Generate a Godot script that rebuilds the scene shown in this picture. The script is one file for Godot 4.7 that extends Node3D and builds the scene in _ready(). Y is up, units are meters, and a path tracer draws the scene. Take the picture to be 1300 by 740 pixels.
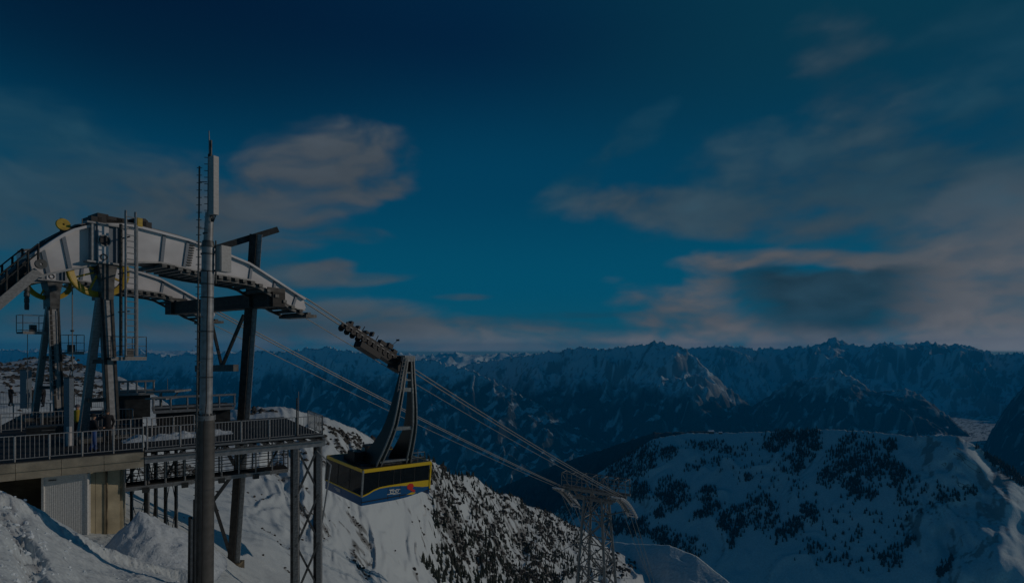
extends Node3D
# An aerial tramway station high on a snowy mountain. Metres, y up, the camera at the origin looking along -z.

const F := 680.0      # focal length, horizon row and centre column of the photograph, in its pixels: they turn a sight line and a distance into a place
const HY := 446.0
const CX := 650.0
const EXPO := 0.2
const U := Vector3(0.545, 0.0, -0.839)     # plan direction of the ropes, out over the valley
const V := Vector3(-0.839, 0.0, -0.545)    # across the ropes, from the near track to the far track
const P0 := Vector3(-10.0, 0.0, -48.0)     # a point on the near track in plan
const DECK := -4.78

var M := {}
var used := {}
var rng := RandomNumberGenerator.new()
var fine := FastNoiseLite.new()
var ridge := FastNoiseLite.new()
var broad := FastNoiseLite.new()
var patch := FastNoiseLite.new()


func _ready() -> void:
	rng.seed = 7
	setup_camera_and_light()
	make_materials()
	setup_noises()
	build_terrain()
	build_station()
	build_ropeway()
	build_people()
	build_small_things()


func setup_camera_and_light() -> void:
	var cam := Camera3D.new()
	cam.name = "camera"
	cam.projection = Camera3D.PROJECTION_FRUSTUM
	cam.near = 0.1
	cam.far = 60000.0
	cam.size = 740.0 / F * 0.1
	cam.frustum_offset = Vector2(0, (HY - 370.0) / F * 0.1)
	add_child(cam)
	var sun := DirectionalLight3D.new()
	sun.name = "sun"
	sun.light_energy = 1.3
	sun.light_color = Color(1.0, 0.93, 0.86)
	sun.light_angular_distance = 0.5
	sun.shadow_enabled = true
	var az := deg_to_rad(80.0)
	var el := deg_to_rad(17.5)
	var to_sun := Vector3(sin(az) * cos(el), sin(el), -cos(az) * cos(el))
	add_child(sun)
	sun.look_at_from_position(Vector3.ZERO, -to_sun, Vector3.UP)
	var env := Environment.new()
	env.background_mode = Environment.BG_SKY
	var sky := Sky.new()
	var pano := PanoramaSkyMaterial.new()
	pano.panorama = ImageTexture.create_from_image(sky_image())
	sky.sky_material = pano
	env.sky = sky
	env.tonemap_mode = Environment.TONE_MAPPER_LINEAR
	env.tonemap_exposure = EXPO
	env.sdfgi_enabled = true
	env.ssao_enabled = true
	env.ssil_enabled = true
	env.fog_enabled = true
	env.fog_light_color = Color(0.06, 0.59, 0.82)
	env.fog_density = 0.00005
	var we := WorldEnvironment.new()
	we.name = "world"
	we.environment = env
	add_child(we)


# ---------------------------------------------------------------- sky

var sn := FastNoiseLite.new()
var sn2 := FastNoiseLite.new()
# place (column, row of the sight line), half width, half height, turn, amount, raggedness, colour
var banks := [
	[400, 225, 120, 56, -10, 1.25, 0.55, 0], [330, 285, 130, 46, -6, 1.15, 0.6, 0], [230, 275, 120, 56, 0, 1.15, 0.5, 1], [280, 262, 80, 42, -6, 1.0, 0.5, 0], [120, 275, 190, 72, 0, 1.05, 0.6, 1], [30, 205, 150, 80, 12, 0.75, 0.7, 2], [475, 240, 55, 20, 0, 1.0, 0.8, 0], [60, 350, 170, 60, 0, 0.7, 0.6, 2], [250, 345, 160, 50, 0, 0.75, 0.7, 2],
	[430, 296, 66, 12, 4, 0.9, 0.8, 1], [412, 345, 34, 17, -10, 1.1, 0.8, 0], [450, 355, 62, 7, -3, 0.8, 0.8, 1], [370, 350, 36, 14, 0, 0.7, 0.9, 1], [590, 377, 34, 4, 0, 0.7, 0.5, 1],
	[140, 425, 270, 42, 0, 1.0, 0.5, 1], [490, 424, 105, 36, 0, 1.35, 0.5, 4], [390, 415, 120, 26, -6, 1.0, 0.6, 1], [580, 438, 220, 14, 0, 0.9, 0.4, 4], [690, 434, 170, 20, 0, 0.9, 0.5, 4], [640, 410, 150, 7, 2, 0.6, 0.7, 1], [740, 400, 120, 5, -1, 0.5, 0.7, 2],
	[865, 400, 95, 34, 8, 1.25, 0.6, 3], [985, 434, 190, 24, 0, 1.35, 0.4, 5], [960, 329, 95, 13, -3, 1.35, 0.3, 3], [1105, 332, 100, 13, 5, 1.35, 0.3, 3],
	[1175, 382, 56, 56, 25, 1.3, 0.6, 3], [1250, 428, 100, 32, 0, 1.35, 0.4, 5], [902, 350, 34, 30, 20, 1.0, 0.6, 3],
	[840, 262, 110, 26, 3, 0.8, 0.75, 1], [960, 282, 190, 28, 8, 0.85, 0.7, 1], [1130, 245, 210, 80, 6, 0.95, 0.55, 1], [1275, 300, 110, 85, 0, 1.0, 0.5, 3], [1220, 185, 210, 95, -6, 0.75, 0.6, 2], [1000, 215, 160, 60, -15, 0.5, 0.8, 2],
	[1090, 115, 70, 85, -35, 0.5, 0.8, 1], [800, 178, 50, 20, -38, 0.45, 0.9, 2], [740, 225, 60, 18, -38, 0.35, 0.9, 2], [1270, 365, 100, 8, 3, 0.9, 0.5, 3], [1250, 60, 140, 60, -10, 0.35, 0.8, 2],
]
var cloud_colors := [Color(0.056, 0.071, 0.088), Color(0.042, 0.066, 0.086), Color(0.014, 0.054, 0.086), Color(0.092, 0.098, 0.110), Color(0.086, 0.098, 0.110), Color(0.122, 0.122, 0.130)]


func blob(b: Array, px: float, py: float, n: float) -> float:
	var dx: float = px - b[0]
	var dy: float = py - b[1]
	if absf(dx) > b[2] * 2.0 + b[3] or absf(dy) > b[3] * 2.0 + b[2]:
		return 0.0
	var a := deg_to_rad(b[4])
	var x: float = (dx * cos(a) + dy * sin(a)) / b[2]
	var y: float = (dy * cos(a) - dx * sin(a)) / b[3]
	var r := x * x + y * y
	if r > 3.2:
		return 0.0
	if b.size() > 7 and (b[7] == 1 or b[7] == 2):      # veils thin out gradually
		return b[5] * smoothstep(-0.15, 1.05, 1.0 - r * 0.62 + n * b[6] * 1.3)
	return b[5] * smoothstep(0.10, 0.92, 1.0 - r * 0.55 + n * b[6] * 1.5)


func sky_color(d: Vector3) -> Color:
	var el := rad_to_deg(asin(clampf(d.y, -1.0, 1.0)))
	var az := rad_to_deg(atan2(d.x, -d.z))
	var h := maxf(el, 0.0)
	# clear air, from the horizon up
	var c := Color(0.006, 0.088, 0.140).lerp(Color(0.0012, 0.074, 0.138), smoothstep(0.0, 7.0, h))
	c = c.lerp(Color(0.0008, 0.047, 0.102), smoothstep(6.0, 18.0, h))
	c = c.lerp(Color(0.0007, 0.0150, 0.046), smoothstep(17.0, 31.0, h))
	c = c.lerp(Color(0.0010, 0.0190, 0.052), smoothstep(28.0, 45.0, h))
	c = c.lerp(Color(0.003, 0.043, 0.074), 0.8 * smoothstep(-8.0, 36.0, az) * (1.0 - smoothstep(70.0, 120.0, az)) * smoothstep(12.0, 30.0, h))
	c = c.lerp(Color(0.0006, 0.0060, 0.022), 0.6 * smoothstep(0.0, -40.0, az) * smoothstep(-120.0, -60.0, az) * smoothstep(14.0, 26.0, h))
	var q := Vector3(d.x, d.y * 2.2, d.z) * 100.0
	var warp := sn2.get_noise_3dv(q * 0.6) * 14.0
	q += Vector3(warp, warp * 0.6, -warp)
	var n := sn.get_noise_3dv(q * 1.6)
	var n2 := sn.get_noise_3dv(q * 5.0 + Vector3(70, 0, 0))
	# long fibres drawn out by the wind
	var n3 := sn.get_noise_3d(az * 1.1 + h * 2.5 + warp, h * 9.0 - az * 0.9, 40.0)
	var k := n * 0.70 + n2 * 0.34 + n3 * 0.34
	if d.z < -0.2:
		var px := CX + F * d.x / -d.z
		var py := HY - F * d.y / -d.z
		var inside := smoothstep(-320.0, -60.0, px) * (1.0 - smoothstep(1360.0, 1620.0, px))
		if inside > 0.0:
			for b in banks:
				var m := blob(b, px, py, k) * inside
				if m > 0.0:
					c = c.lerp(cloud_colors[b[7]] * (1.0 + 0.5 * k), clampf(m * (0.66 + 0.55 * n2 + 0.35 * n3), 0.0, 0.96))
			# the lens cloud: flat dark underside below a pale rim, narrowing downwards
			var lens_top := 333.0 + 6.0 * sin((px - 880.0) * 0.012) + 26.0 * n2 * 0.3 + 5.0 * n3
			var fall := py - lens_top
			var lens := smoothstep(-4.0, 12.0, fall) * smoothstep(-34.0, 62.0, px - 900.0 - fall * 0.8 + 70.0 * k) * smoothstep(-34.0, 60.0, 1180.0 - px - fall * 0.35 + 95.0 * k)
			lens *= (0.92 - 0.30 * smoothstep(40.0, 105.0, fall)) * (1.0 - smoothstep(70.0, 108.0, fall + 30.0 * k))
			c = c.lerp(Color(0.019, 0.046, 0.068) * (1.0 + 1.0 * k), lens * inside)
			if inside >= 1.0:
				return c
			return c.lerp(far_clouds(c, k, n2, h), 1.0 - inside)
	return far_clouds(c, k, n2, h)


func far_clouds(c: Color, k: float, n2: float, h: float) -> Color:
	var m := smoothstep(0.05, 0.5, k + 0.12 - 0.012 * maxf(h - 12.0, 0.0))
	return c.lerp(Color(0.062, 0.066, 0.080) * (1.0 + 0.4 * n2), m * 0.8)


func sky_image() -> Image:
	sn.seed = 11
	sn.frequency = 0.02
	sn.fractal_octaves = 5
	sn2.seed = 23
	sn2.frequency = 0.03
	sn2.fractal_octaves = 3
	var w := 3072
	var h := 1536
	var im := Image.create_empty(w, h, false, Image.FORMAT_RGBAF)
	var k := 1.0 / EXPO
	for y in range(0, h, 1):
		var el := PI * (0.5 - (y + 0.5) / h)
		var deg := rad_to_deg(el)
		if deg < -2.0:
			break
		for x in w:
			var az := wrapf((x + 0.5) / w * TAU, -PI, PI)   # the picture's middle column lies behind the camera
			var near := absf(az) < 0.80 and deg < 36.0
			if not near and (x % 6 or y % 6):
				continue
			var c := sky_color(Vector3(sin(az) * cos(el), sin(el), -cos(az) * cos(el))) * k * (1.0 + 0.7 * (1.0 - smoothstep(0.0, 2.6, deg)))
			c.a = 1.0
			if near:
				im.set_pixel(x, y, c)
			else:
				im.fill_rect(Rect2i(x, y, 6, 6), c)
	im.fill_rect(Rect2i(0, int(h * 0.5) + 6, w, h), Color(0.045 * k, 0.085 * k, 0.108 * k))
	return im


# ---------------------------------------------------------------- materials

func grain(freq: float, low: float, high: float, sd: int, size := 256) -> NoiseTexture2D:
	var n := FastNoiseLite.new()
	n.seed = sd
	n.frequency = freq
	n.fractal_octaves = 5
	var t := NoiseTexture2D.new()
	t.width = size
	t.height = size
	t.seamless = true
	t.noise = n
	var g := Gradient.new()
	g.set_color(0, Color(low, low, low))
	g.set_color(1, Color(high, high, high))
	t.color_ramp = g
	return t


func bumps(freq: float, sd: int, strength: float, size := 256) -> NoiseTexture2D:
	var n := FastNoiseLite.new()
	n.seed = sd
	n.frequency = freq
	n.fractal_octaves = 4
	var t := NoiseTexture2D.new()
	t.width = size
	t.height = size
	t.seamless = true
	t.as_normal_map = true
	t.bump_strength = strength
	t.noise = n
	return t


func mat(called: String, lin: Color, rough: float, metal := 0.0, tex: Texture2D = null, scale := 1.0, nrm: Texture2D = null, nscale := 1.0) -> StandardMaterial3D:
	var m := StandardMaterial3D.new()
	m.resource_name = called
	m.albedo_color = lin.linear_to_srgb()
	m.roughness = rough
	m.metallic = metal
	if tex or nrm:
		m.uv1_triplanar = true
		m.uv1_scale = Vector3.ONE * scale
		m.albedo_texture = tex
		if nrm:
			m.normal_enabled = true
			m.normal_texture = nrm
			m.normal_scale = nscale
	M[called] = m
	return m


func make_materials() -> void:
	var g1 := grain(0.02, 0.70, 1.0, 1)
	var g2 := grain(0.012, 0.45, 1.0, 2)
	var g3 := grain(0.05, 0.8, 1.0, 3)
	var nb := bumps(0.03, 4, 3.0)
	mat("white_paint", Color(0.66, 0.66, 0.67), 0.45, 0.0, grain(0.008, 0.80, 1.0, 21), 0.25)
	mat("pale_steel", Color(0.36, 0.38, 0.39), 0.5, 0.35, g1, 0.7)
	mat("zinc", Color(0.30, 0.31, 0.31), 0.5, 0.4, g1, 1.5)
	mat("rail_steel", Color(0.50, 0.51, 0.50), 0.5, 0.1, g1, 1.5)
	mat("grey_blue", Color(0.17, 0.22, 0.27), 0.5, 0.1, g3, 0.6)
	mat("dark_steel", Color(0.055, 0.06, 0.06), 0.55, 0.3, g2, 0.8)
	mat("brown_steel", Color(0.05, 0.047, 0.042), 0.7, 0.1, g2, 0.8)
	mat("mid_steel", Color(0.13, 0.14, 0.14), 0.5, 0.4, g2, 0.8)
	mat("black", Color(0.012, 0.013, 0.014), 0.6)
	mat("yellow", Color(0.60, 0.40, 0.015), 0.45, 0.0, g1, 0.8)
	mat("cabin_yellow", Color(0.72, 0.48, 0.012), 0.35)
	mat("cabin_blue", Color(0.010, 0.09, 0.24), 0.3)
	mat("cabin_pale", Color(0.75, 0.72, 0.62), 0.4)
	mat("cabin_red", Color(0.65, 0.03, 0.015), 0.4)
	mat("hanger_green", Color(0.012, 0.026, 0.026), 0.4, 0.2, g3, 0.5)
	mat("hanger_edge", Color(0.34, 0.36, 0.35), 0.4, 0.3, g1, 0.8)
	mat("concrete", Color(0.52, 0.46, 0.34), 0.9, 0.0, grain(0.01, 0.68, 1.0, 8), 0.35, nb, 0.5)
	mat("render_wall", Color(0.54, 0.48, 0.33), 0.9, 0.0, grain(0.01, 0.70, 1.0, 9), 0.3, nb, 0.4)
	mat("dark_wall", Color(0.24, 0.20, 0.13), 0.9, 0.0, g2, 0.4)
	mat("container_white", Color(0.70, 0.72, 0.70), 0.5, 0.0, g3, 0.8)
	mat("grating", Color(0.045, 0.047, 0.047), 0.75, 0.2, g2, 1.2)
	mat("rubber", Color(0.02, 0.02, 0.02), 0.8)
	mat("rope", Color(0.24, 0.24, 0.235), 0.45, 0.5)
	mat("mast_sleeve", Color(0.13, 0.125, 0.115), 0.6, 0.3, g1, 0.6)
	mat("antenna", Color(0.36, 0.38, 0.38), 0.5, 0.0, g3, 0.8)
	mat("tower_steel", Color(0.24, 0.25, 0.25), 0.55, 0.3, g1, 0.3)
	mat("bark", Color(0.05, 0.035, 0.025), 0.95)
	var scree := mat("scree", Color(0.060, 0.054, 0.046), 0.95)
	scree.vertex_color_use_as_albedo = true
	mat("snow_clod", Color(0.70, 0.78, 0.82), 0.9)
	mat("hut_wood", Color(0.10, 0.06, 0.035), 0.9)
	mat("hut_roof", Color(0.75, 0.77, 0.8), 0.9)
	mat("skin", Color(0.42, 0.25, 0.17), 0.6)
	var glass := mat("glass", Color(0.010, 0.013, 0.015, 0.72), 0.06)
	glass.transparency = BaseMaterial3D.TRANSPARENCY_ALPHA
	glass.albedo_color.a = 0.72
	glass.metallic_specular = 0.3
	var snow := mat("snow", Color(0.82, 0.83, 0.85), 0.8, 0.0, grain(0.03, 0.80, 1.0, 31, 512), 0.35, bumps(0.05, 33, 6.0, 512), 0.8)
	snow.vertex_color_use_as_albedo = true
	snow.albedo_color = Color.WHITE
	var far_ground := mat("far_ground", Color.WHITE, 0.95)
	far_ground.vertex_color_use_as_albedo = true
	var mid := mat("hill_ground", Color.WHITE, 0.9, 0.0, grain(0.03, 0.8, 1.0, 35, 512), 0.012, bumps(0.04, 36, 6.0, 512), 0.6)
	mid.vertex_color_use_as_albedo = true
	var fir := mat("fir", Color(0.028, 0.036, 0.026), 0.95)
	fir.vertex_color_use_as_albedo = true
	var cloth := mat("cloth", Color.WHITE, 0.9)
	cloth.vertex_color_use_as_albedo = true
	cloth.rim_enabled = true
	cloth.rim = 0.2


# ---------------------------------------------------------------- terrain

func setup_noises() -> void:
	fine.seed = 3
	fine.frequency = 1.0
	fine.fractal_octaves = 5
	ridge.seed = 5
	ridge.frequency = 1.0
	ridge.fractal_type = FastNoiseLite.FRACTAL_RIDGED
	ridge.fractal_octaves = 4
	ridge.fractal_gain = 0.38
	broad.seed = 9
	broad.frequency = 1.0
	broad.fractal_octaves = 3
	patch.seed = 13
	patch.frequency = 1.0
	patch.fractal_octaves = 4


func at(px: float, py: float, d: float) -> Vector3:
	return Vector3((px - CX) / F * d, (HY - py) / F * d, -d)


func grid_mesh(pts: PackedVector3Array, cols: PackedColorArray, nx: int, ny: int) -> ArrayMesh:
	# ny rows of nx points; normals from the neighbours
	var nrm := PackedVector3Array()
	nrm.resize(nx * ny)
	for j in ny:
		var j0 := maxi(j - 1, 0) * nx
		var j1 := mini(j + 1, ny - 1) * nx
		for i in nx:
			var a := pts[j * nx + mini(i + 1, nx - 1)] - pts[j * nx + maxi(i - 1, 0)]
			var b := pts[j1 + i] - pts[j0 + i]
			var n := a.cross(b)
			nrm[j * nx + i] = (n if n.y > 0.0 else -n).normalized()
	var idx := PackedInt32Array()
	idx.resize((nx - 1) * (ny - 1) * 6)
	var q := 0
	for j in ny - 1:
		for i in nx - 1:
			var a := j * nx + i
			var up := (pts[a + 1] - pts[a]).cross(pts[a + nx] - pts[a]).y < 0.0
			idx[q] = a
			idx[q + 1] = a + 1 if up else a + nx
			idx[q + 2] = a + nx if up else a + 1
			idx[q + 3] = a + 1
			idx[q + 4] = a + nx + 1 if up else a + nx
			idx[q + 5] = a + nx if up else a + nx + 1
			q += 6
	var arr := []
	arr.resize(Mesh.ARRAY_MAX)
	arr[Mesh.ARRAY_VERTEX] = pts
	arr[Mesh.ARRAY_NORMAL] = nrm
	arr[Mesh.ARRAY_COLOR] = cols
	arr[Mesh.ARRAY_INDEX] = idx
	var m := ArrayMesh.new()
	m.add_surface_from_arrays(Mesh.PRIMITIVE_TRIANGLES, arr)
	return m


func curve_at(c: Array, x: float, what: int) -> float:
	if x <= c[0][0]:
		return c[0][what]
	for i in c.size() - 1:
		if x <= c[i + 1][0]:
			var t: float = (x - c[i][0]) / (c[i + 1][0] - c[i][0])
			if what == 1:
				return lerpf(c[i][1], c[i + 1][1], t)
			return lerpf(c[i][what], c[i + 1][what], t)
	return c[-1][what]


# A mountain range: a crest (sight column, sight row, distance) with its slope this side down to the row foot_py at distance * (1 - reach), and a slope beyond.
func mountains(called: String, label: String, crest: Array, foot: Array, reach: float, step: float, rows: int, o: Dictionary) -> Array:
	var px0: float = crest[0][0]
	var px1: float = crest[-1][0]
	var nx := int((px1 - px0) / step) + 1
	var back := 7
	var ny := rows + back
	var pts := PackedVector3Array()
	var cols := PackedColorArray()
	pts.resize(nx * ny)
	cols.resize(nx * ny)
	var amp: float = o.get("amp", 0.05)
	var size: float = o.get("size", 900.0)
	var tree: float = o.get("tree", -300.0)
	var blur: float = o.get("blur", 150.0)
	var jag: float = o.get("jag", 1.0)
	var clear: float = o.get("clear", 0.25)
	var pw: float = o.get("power", 1.2)
	var sway: float = o.get("sway", 0.0)
	var rock: float = o.get("rock", 0.30)
	var forest: Color = o.get("forest", Color(0.018, 0.026, 0.026))
	var white: Color = o.get("white", Color(0.72, 0.86, 0.88))
	var painted: bool = o.get("painted", false)
	var off: float = o.get("seed", 0.0)
	for i in nx:
		var px := px0 + i * step
		var k := (px - CX) / F
		var ec := (HY - curve_at(crest, px, 1)) / F
		var teeth := (jag * (fine.get_noise_2d(px * 0.11, off) * 3.2 + absf(fine.get_noise_2d(px * 0.31, off + 50.0)) * 2.4 - 0.8)) / F
		var dc := curve_at(crest, px, 2)
		var ef := (HY - curve_at(foot, px, 1)) / F
		for j in ny:
			var f := (j - back) / float(rows - 1)
			var d: float
			var y: float
			if o.has("lean"):      # the bend of the hill runs aslant
				var pp: float = px - o.lean * f + 34.0 * broad.get_noise_2d(f * 2.3, px * 0.012) * smoothstep(1110.0, 1230.0, px)
				dc = (curve_at(crest, pp - 40.0, 2) + curve_at(crest, pp, 2) + curve_at(crest, pp + 40.0, 2)) / 3.0
			if f >= 0.0:
				d = dc * (1.0 - reach * f)
				y = lerpf(ec * dc, ef * dc * (1.0 - reach), pow(f, pw))
			else:
				d = dc * (1.0 - f * 1.6)
				y = ec * dc + f * dc * 0.9
			y += teeth * dc * exp(-maxf(f, 0.0) * 28.0)
			var x := k * d
			if f > 0.0:
				var wx := broad.get_noise_2d(x / size * 1.1 + off, d / size * 1.1) * 0.7
				var a := ridge.get_noise_2d((x + sway * d) / size + wx + off, d / size * 0.24 + wx)
				var b := ridge.get_noise_2d(x / size * 3.3 + off + 9.0, d / size * 0.9 + wx)
				var s := minf(1.0, f * 5.0) * (1.0 - 0.5 * f)
				y += dc * amp * s * (a * 0.8 + b * 0.16 - 0.25)
				y += dc * amp * 0.035 * fine.get_noise_2d(x / size * 14.0, d / size * 14.0) * minf(1.0, f * 20.0)
			pts[j * nx + i] = Vector3(x, y, -d)
	for j in ny:
		for i in nx:
			var p := pts[j * nx + i]
			if painted:
				cols[j * nx + i] = hill_paint(p, pts, i, j, nx)
				continue
			var n1 := patch.get_noise_2d(p.x / size * 3.0 + off, p.z / size * 3.0)
			var n2 := fine.get_noise_2d(p.x / size * 11.0, p.z / size * 11.0 + off)
			var n3 := fine.get_noise_2d(p.x / size * 34.0, p.z / size * 34.0 + off)
			var wood := 1.0 - smoothstep(tree - blur, tree + blur, p.y + n1 * blur * 1.6 + n2 * blur * 0.9 + n3 * blur * 0.5)
			# meadows and avalanche lanes in the forest
			var open := smoothstep(1.0 - clear - 0.04, 1.0 - clear + 0.05, 0.5 + 0.62 * patch.get_noise_2d(p.x / size * 4.2 + 40.0, p.z / size * 7.0 + off) + n2 * 0.22)
			wood *= 1.0 - open * 0.75
			var jl := j * nx + maxi(i - 2, 0)
			var jr := j * nx + mini(i + 2, nx - 1)
			var steep := absf(pts[jr].y - pts[jl].y) / maxf(1.0, absf(pts[jr].x - pts[jl].x))
			var bare := smoothstep(0.34, 0.62, steep * 0.55 + n3 * 0.5 + n2 * 0.8 + rock - 0.30) * rock * 2.2
			var c := white.lerp(Color(0.06, 0.06, 0.065), clampf(bare, 0.0, 0.85))
			c = c.lerp(forest * (0.8 + 0.5 * n3 + 0.3), clampf(wood + n3 * 0.12 * wood, 0.0, 1.0))
			cols[j * nx + i] = c
	var mi := MeshInstance3D.new()
	mi.name = called
	mi.mesh = grid_mesh(pts, cols, nx, ny)
	mi.material_override = M[o.get("mat", "far_ground")]
	mi.set_meta("kind", "structure")
	mi.set_meta("label", label)
	mi.set_meta("category", "terrain")
	add_child(mi, true)
	return [pts, nx, ny, back]


func hill_paint(p: Vector3, pts: PackedVector3Array, i: int, j: int, nx: int) -> Color:
	var n1 := fine.get_noise_2d(p.x / 60.0, p.z / 60.0)
	var n2 := fine.get_noise_2d(p.x / 14.0, p.z / 14.0)
	var c := Color(0.72, 0.86, 0.88)
	var px := CX + F * p.x / -p.z
	var py := HY - F * p.y / -p.z
	var m := scrub_at(px, py)
	c = c.lerp(Color(0.10, 0.095, 0.085), clampf(smoothstep(0.0, 0.45, n1 * 0.5 + n2 * 0.8 + m * 0.9 - 0.62) * 0.85, 0.0, 0.9))
	var jr := j * nx + mini(i + 2, nx - 1)
	var steep := absf(pts[jr].y - p.y) / maxf(1.0, absf(pts[jr].x - p.x))
	return c.lerp(Color(0.12, 0.11, 0.10), smoothstep(0.8, 1.6, steep + n2) * 0.6)


func spot(px: float, py: float, s: Array) -> float:
	var a := deg_to_rad(s[4])
	var dx: float = px - s[0]
	var dy: float = py - s[1]
	var x: float = (dx * cos(a) + dy * sin(a)) / s[2]
	var y: float = (dy * cos(a) - dx * sin(a)) / s[3]
	return s[5] * (1.0 - smoothstep(0.55, 1.25, sqrt(x * x + y * y)))


func scrub_at(px: float, py: float) -> float:
	var m := 0.0
	for s in [[1178, 652, 52, 17, -32, 0.8], [1060, 709, 60, 9, -8, 0.45], [1088, 587, 40, 34, 0, 0.35]]:
		m = maxf(m, spot(px, py, s))
	return m


# groves of the hill on the far side: column, row, half width, half height, turn, density
var groves := [
	[853, 629, 23, 22, -35, 1.0], [836, 652, 9, 8, 0, 1.0], [897, 629, 15, 10, -20, 0.8], [899, 649, 24, 8, -25, 0.8], [930, 664, 20, 19, -30, 1.0], [929, 686, 6, 12, 0, 0.7],
	[967, 650, 22, 24, -40, 0.7], [950, 607, 7, 6, 0, 0.8], [907, 568, 40, 8, 6, 0.45], [893, 590, 28, 8, -10, 0.4], [845, 577, 16, 9, -25, 0.7], [800, 590, 44, 24, -25, 0.75],
	[812, 624, 14, 14, -50, 1.1], [797, 668, 36, 14, 8, 1.2], [848, 686, 32, 12, 32, 1.1], [874, 703, 14, 8, 30, 0.8], [981, 567, 14, 8, 0, 0.9], [1001, 553, 32, 11, -8, 0.95], [1008, 587, 18, 16, -40, 0.6],
	[1004, 672, 32, 10, -35, 0.9], [1026, 560, 18, 22, 0, 1.0], [1088, 588, 40, 34, 10, 0.5], [1080, 600, 20, 22, 0, 0.8], [1097, 620, 24, 17, 0, 0.55], [1130, 601, 26, 19, 30, 0.6], [1148, 612, 14, 14, 0, 0.5], [1130, 566, 9, 9, 0, 0.9],
	[1051, 607, 14, 16, 0, 0.45], [1028, 652, 12, 16, -20, 0.8], [1213, 629, 28, 9, -10, 0.5], [1034, 697, 9, 8, 0, 0.8], [1133, 708, 18, 15, -15, 0.6], [1201, 720, 15, 6, -50, 1.3], [1060, 709, 22, 6, -10, 0.3],
	[1153, 689, 16, 6, -20, 0.5], [1276, 594, 40, 7, 38, 0.8], [1255, 575, 20, 5, 30, 0.4], [960, 585, 90, 30, 0, 0.05], [1000, 640, 60, 50, 0, 0.04], [1080, 680, 120, 50, 0, 0.05], [740, 630, 40, 26, -20, 1.2], [1160, 640, 40, 20, -30, 0.12], [870, 690, 30, 12, 20, 0.5],
]


func fir_mesh(sd: int) -> ArrayMesh:
	# a conifer a metre tall: tiers of drooping, uneven branches
	var r := RandomNumberGenerator.new()
	r.seed = sd
	var st := SurfaceTool.new()
	st.begin(Mesh.PRIMITIVE_TRIANGLES)
	var tiers := 5
	for k in tiers:
		var y0 := 0.08 + 0.80 * k / tiers
		var top := Vector3(0, minf(1.0, y0 + 0.36 - 0.02 * k), 0)
		var rad := 0.20 * (1.0 - 0.78 * k / tiers)
		var n := 7
		var ring := []
		for i in n:
			var a := TAU * (i + 0.4 * k) / n
			var q := rad * (0.72 + 0.55 * r.randf())
			ring.append(Vector3(cos(a) * q, y0 - 0.05 * r.randf(), sin(a) * q))
		for i in n:
			var tint := 0.7 + 0.6 * r.randf()
			st.set_color(Color(tint, tint, tint) if r.randf() > 0.16 else Color(9.0, 8.5, 10.0))
			var a: Vector3 = ring[i]
			var b: Vector3 = ring[(i + 1) % n]
			st.set_normal((b - a).cross(top - a).normalized() * (-1.0 if (b - a).cross(top - a).dot(a) < 0.0 else 1.0))
			st.add_vertex(top)
			st.add_vertex(a)
			st.add_vertex(b)
	return st.commit()


func stone_mesh(sd: int) -> ArrayMesh:
	# a broken, craggy lump about a metre across, bristly on top
	var r := RandomNumberGenerator.new()
	r.seed = sd
	var st := SurfaceTool.new()
	st.begin(Mesh.PRIMITIVE_TRIANGLES)
	var rings := []
	for k in 3:
		var ring := []
		for i in 7:
			var a := TAU * (i + 0.5 * k) / 7
			var q: float = [0.52, 0.44, 0.2][k] * (0.6 + 0.7 * r.randf())
			ring.append(Vector3(cos(a) * q, [-0.25, 0.22, 0.5][k] * (0.7 + 0.6 * r.randf()), sin(a) * q))
		rings.append(ring)
	var top := Vector3(0.05, 0.62, 0.0)
	for k in 3:
		for i in 7:
			var a: Vector3 = rings[k][i]
			var b: Vector3 = rings[k][(i + 1) % 7]
			var cs := [[a, b, rings[k + 1][i]], [b, rings[k + 1][(i + 1) % 7], rings[k + 1][i]]] if k < 2 else [[a, b, top]]
			for t in cs:
				var n: Vector3 = (t[1] - t[0]).cross(t[2] - t[0]).normalized()
				if n.dot(t[0] + t[1] + t[2]) < 0.0:
					n = -n
				var g := 0.5 + r.randf()
				for v in t:
					st.set_color(Color(g, g, g) if n.y < 0.75 or r.randf() < 0.5 else Color(11.0, 14.0, 16.0))
					st.set_normal(n)
					st.add_vertex(v)
	return st.commit()


func trunk_mesh() -> ArrayMesh:
	var st := mb()
	tube(st, Vector3.ZERO, Vector3(0, 0.3, 0), 0.022, 0.012, 5)
	return st.commit()


var firs := []      # [foot, height, turn, seed]


func forest_stuff(called: String, label: String, list: Array, stone := false, cover := "") -> void:
	var kinds := [[], [], []]
	for t in list:
		kinds[t[3]].append(t)
	for k in 3:
		var mm := MultiMesh.new()
		mm.transform_format = MultiMesh.TRANSFORM_3D
		mm.mesh = stone_mesh(200 + k) if stone else fir_mesh(100 + k)
		mm.instance_count = kinds[k].size()
		for i in kinds[k].size():
			var t: Array = kinds[k][i]
			mm.set_instance_transform(i, Transform3D(Basis(Vector3.UP, t[2]).scaled(Vector3(t[1] * t[4], t[1], t[1] * t[4])), t[0]))
		var o := MultiMeshInstance3D.new()
		o.multimesh = mm
		o.material_override = M[cover] if cover else M.scree if stone else M.fir
		o.name = called
		o.set_meta("kind", "stuff")
		o.set_meta("label", label)
		o.set_meta("category", "snow" if cover else "scree" if stone else "forest")
		add_child(o, true)


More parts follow.
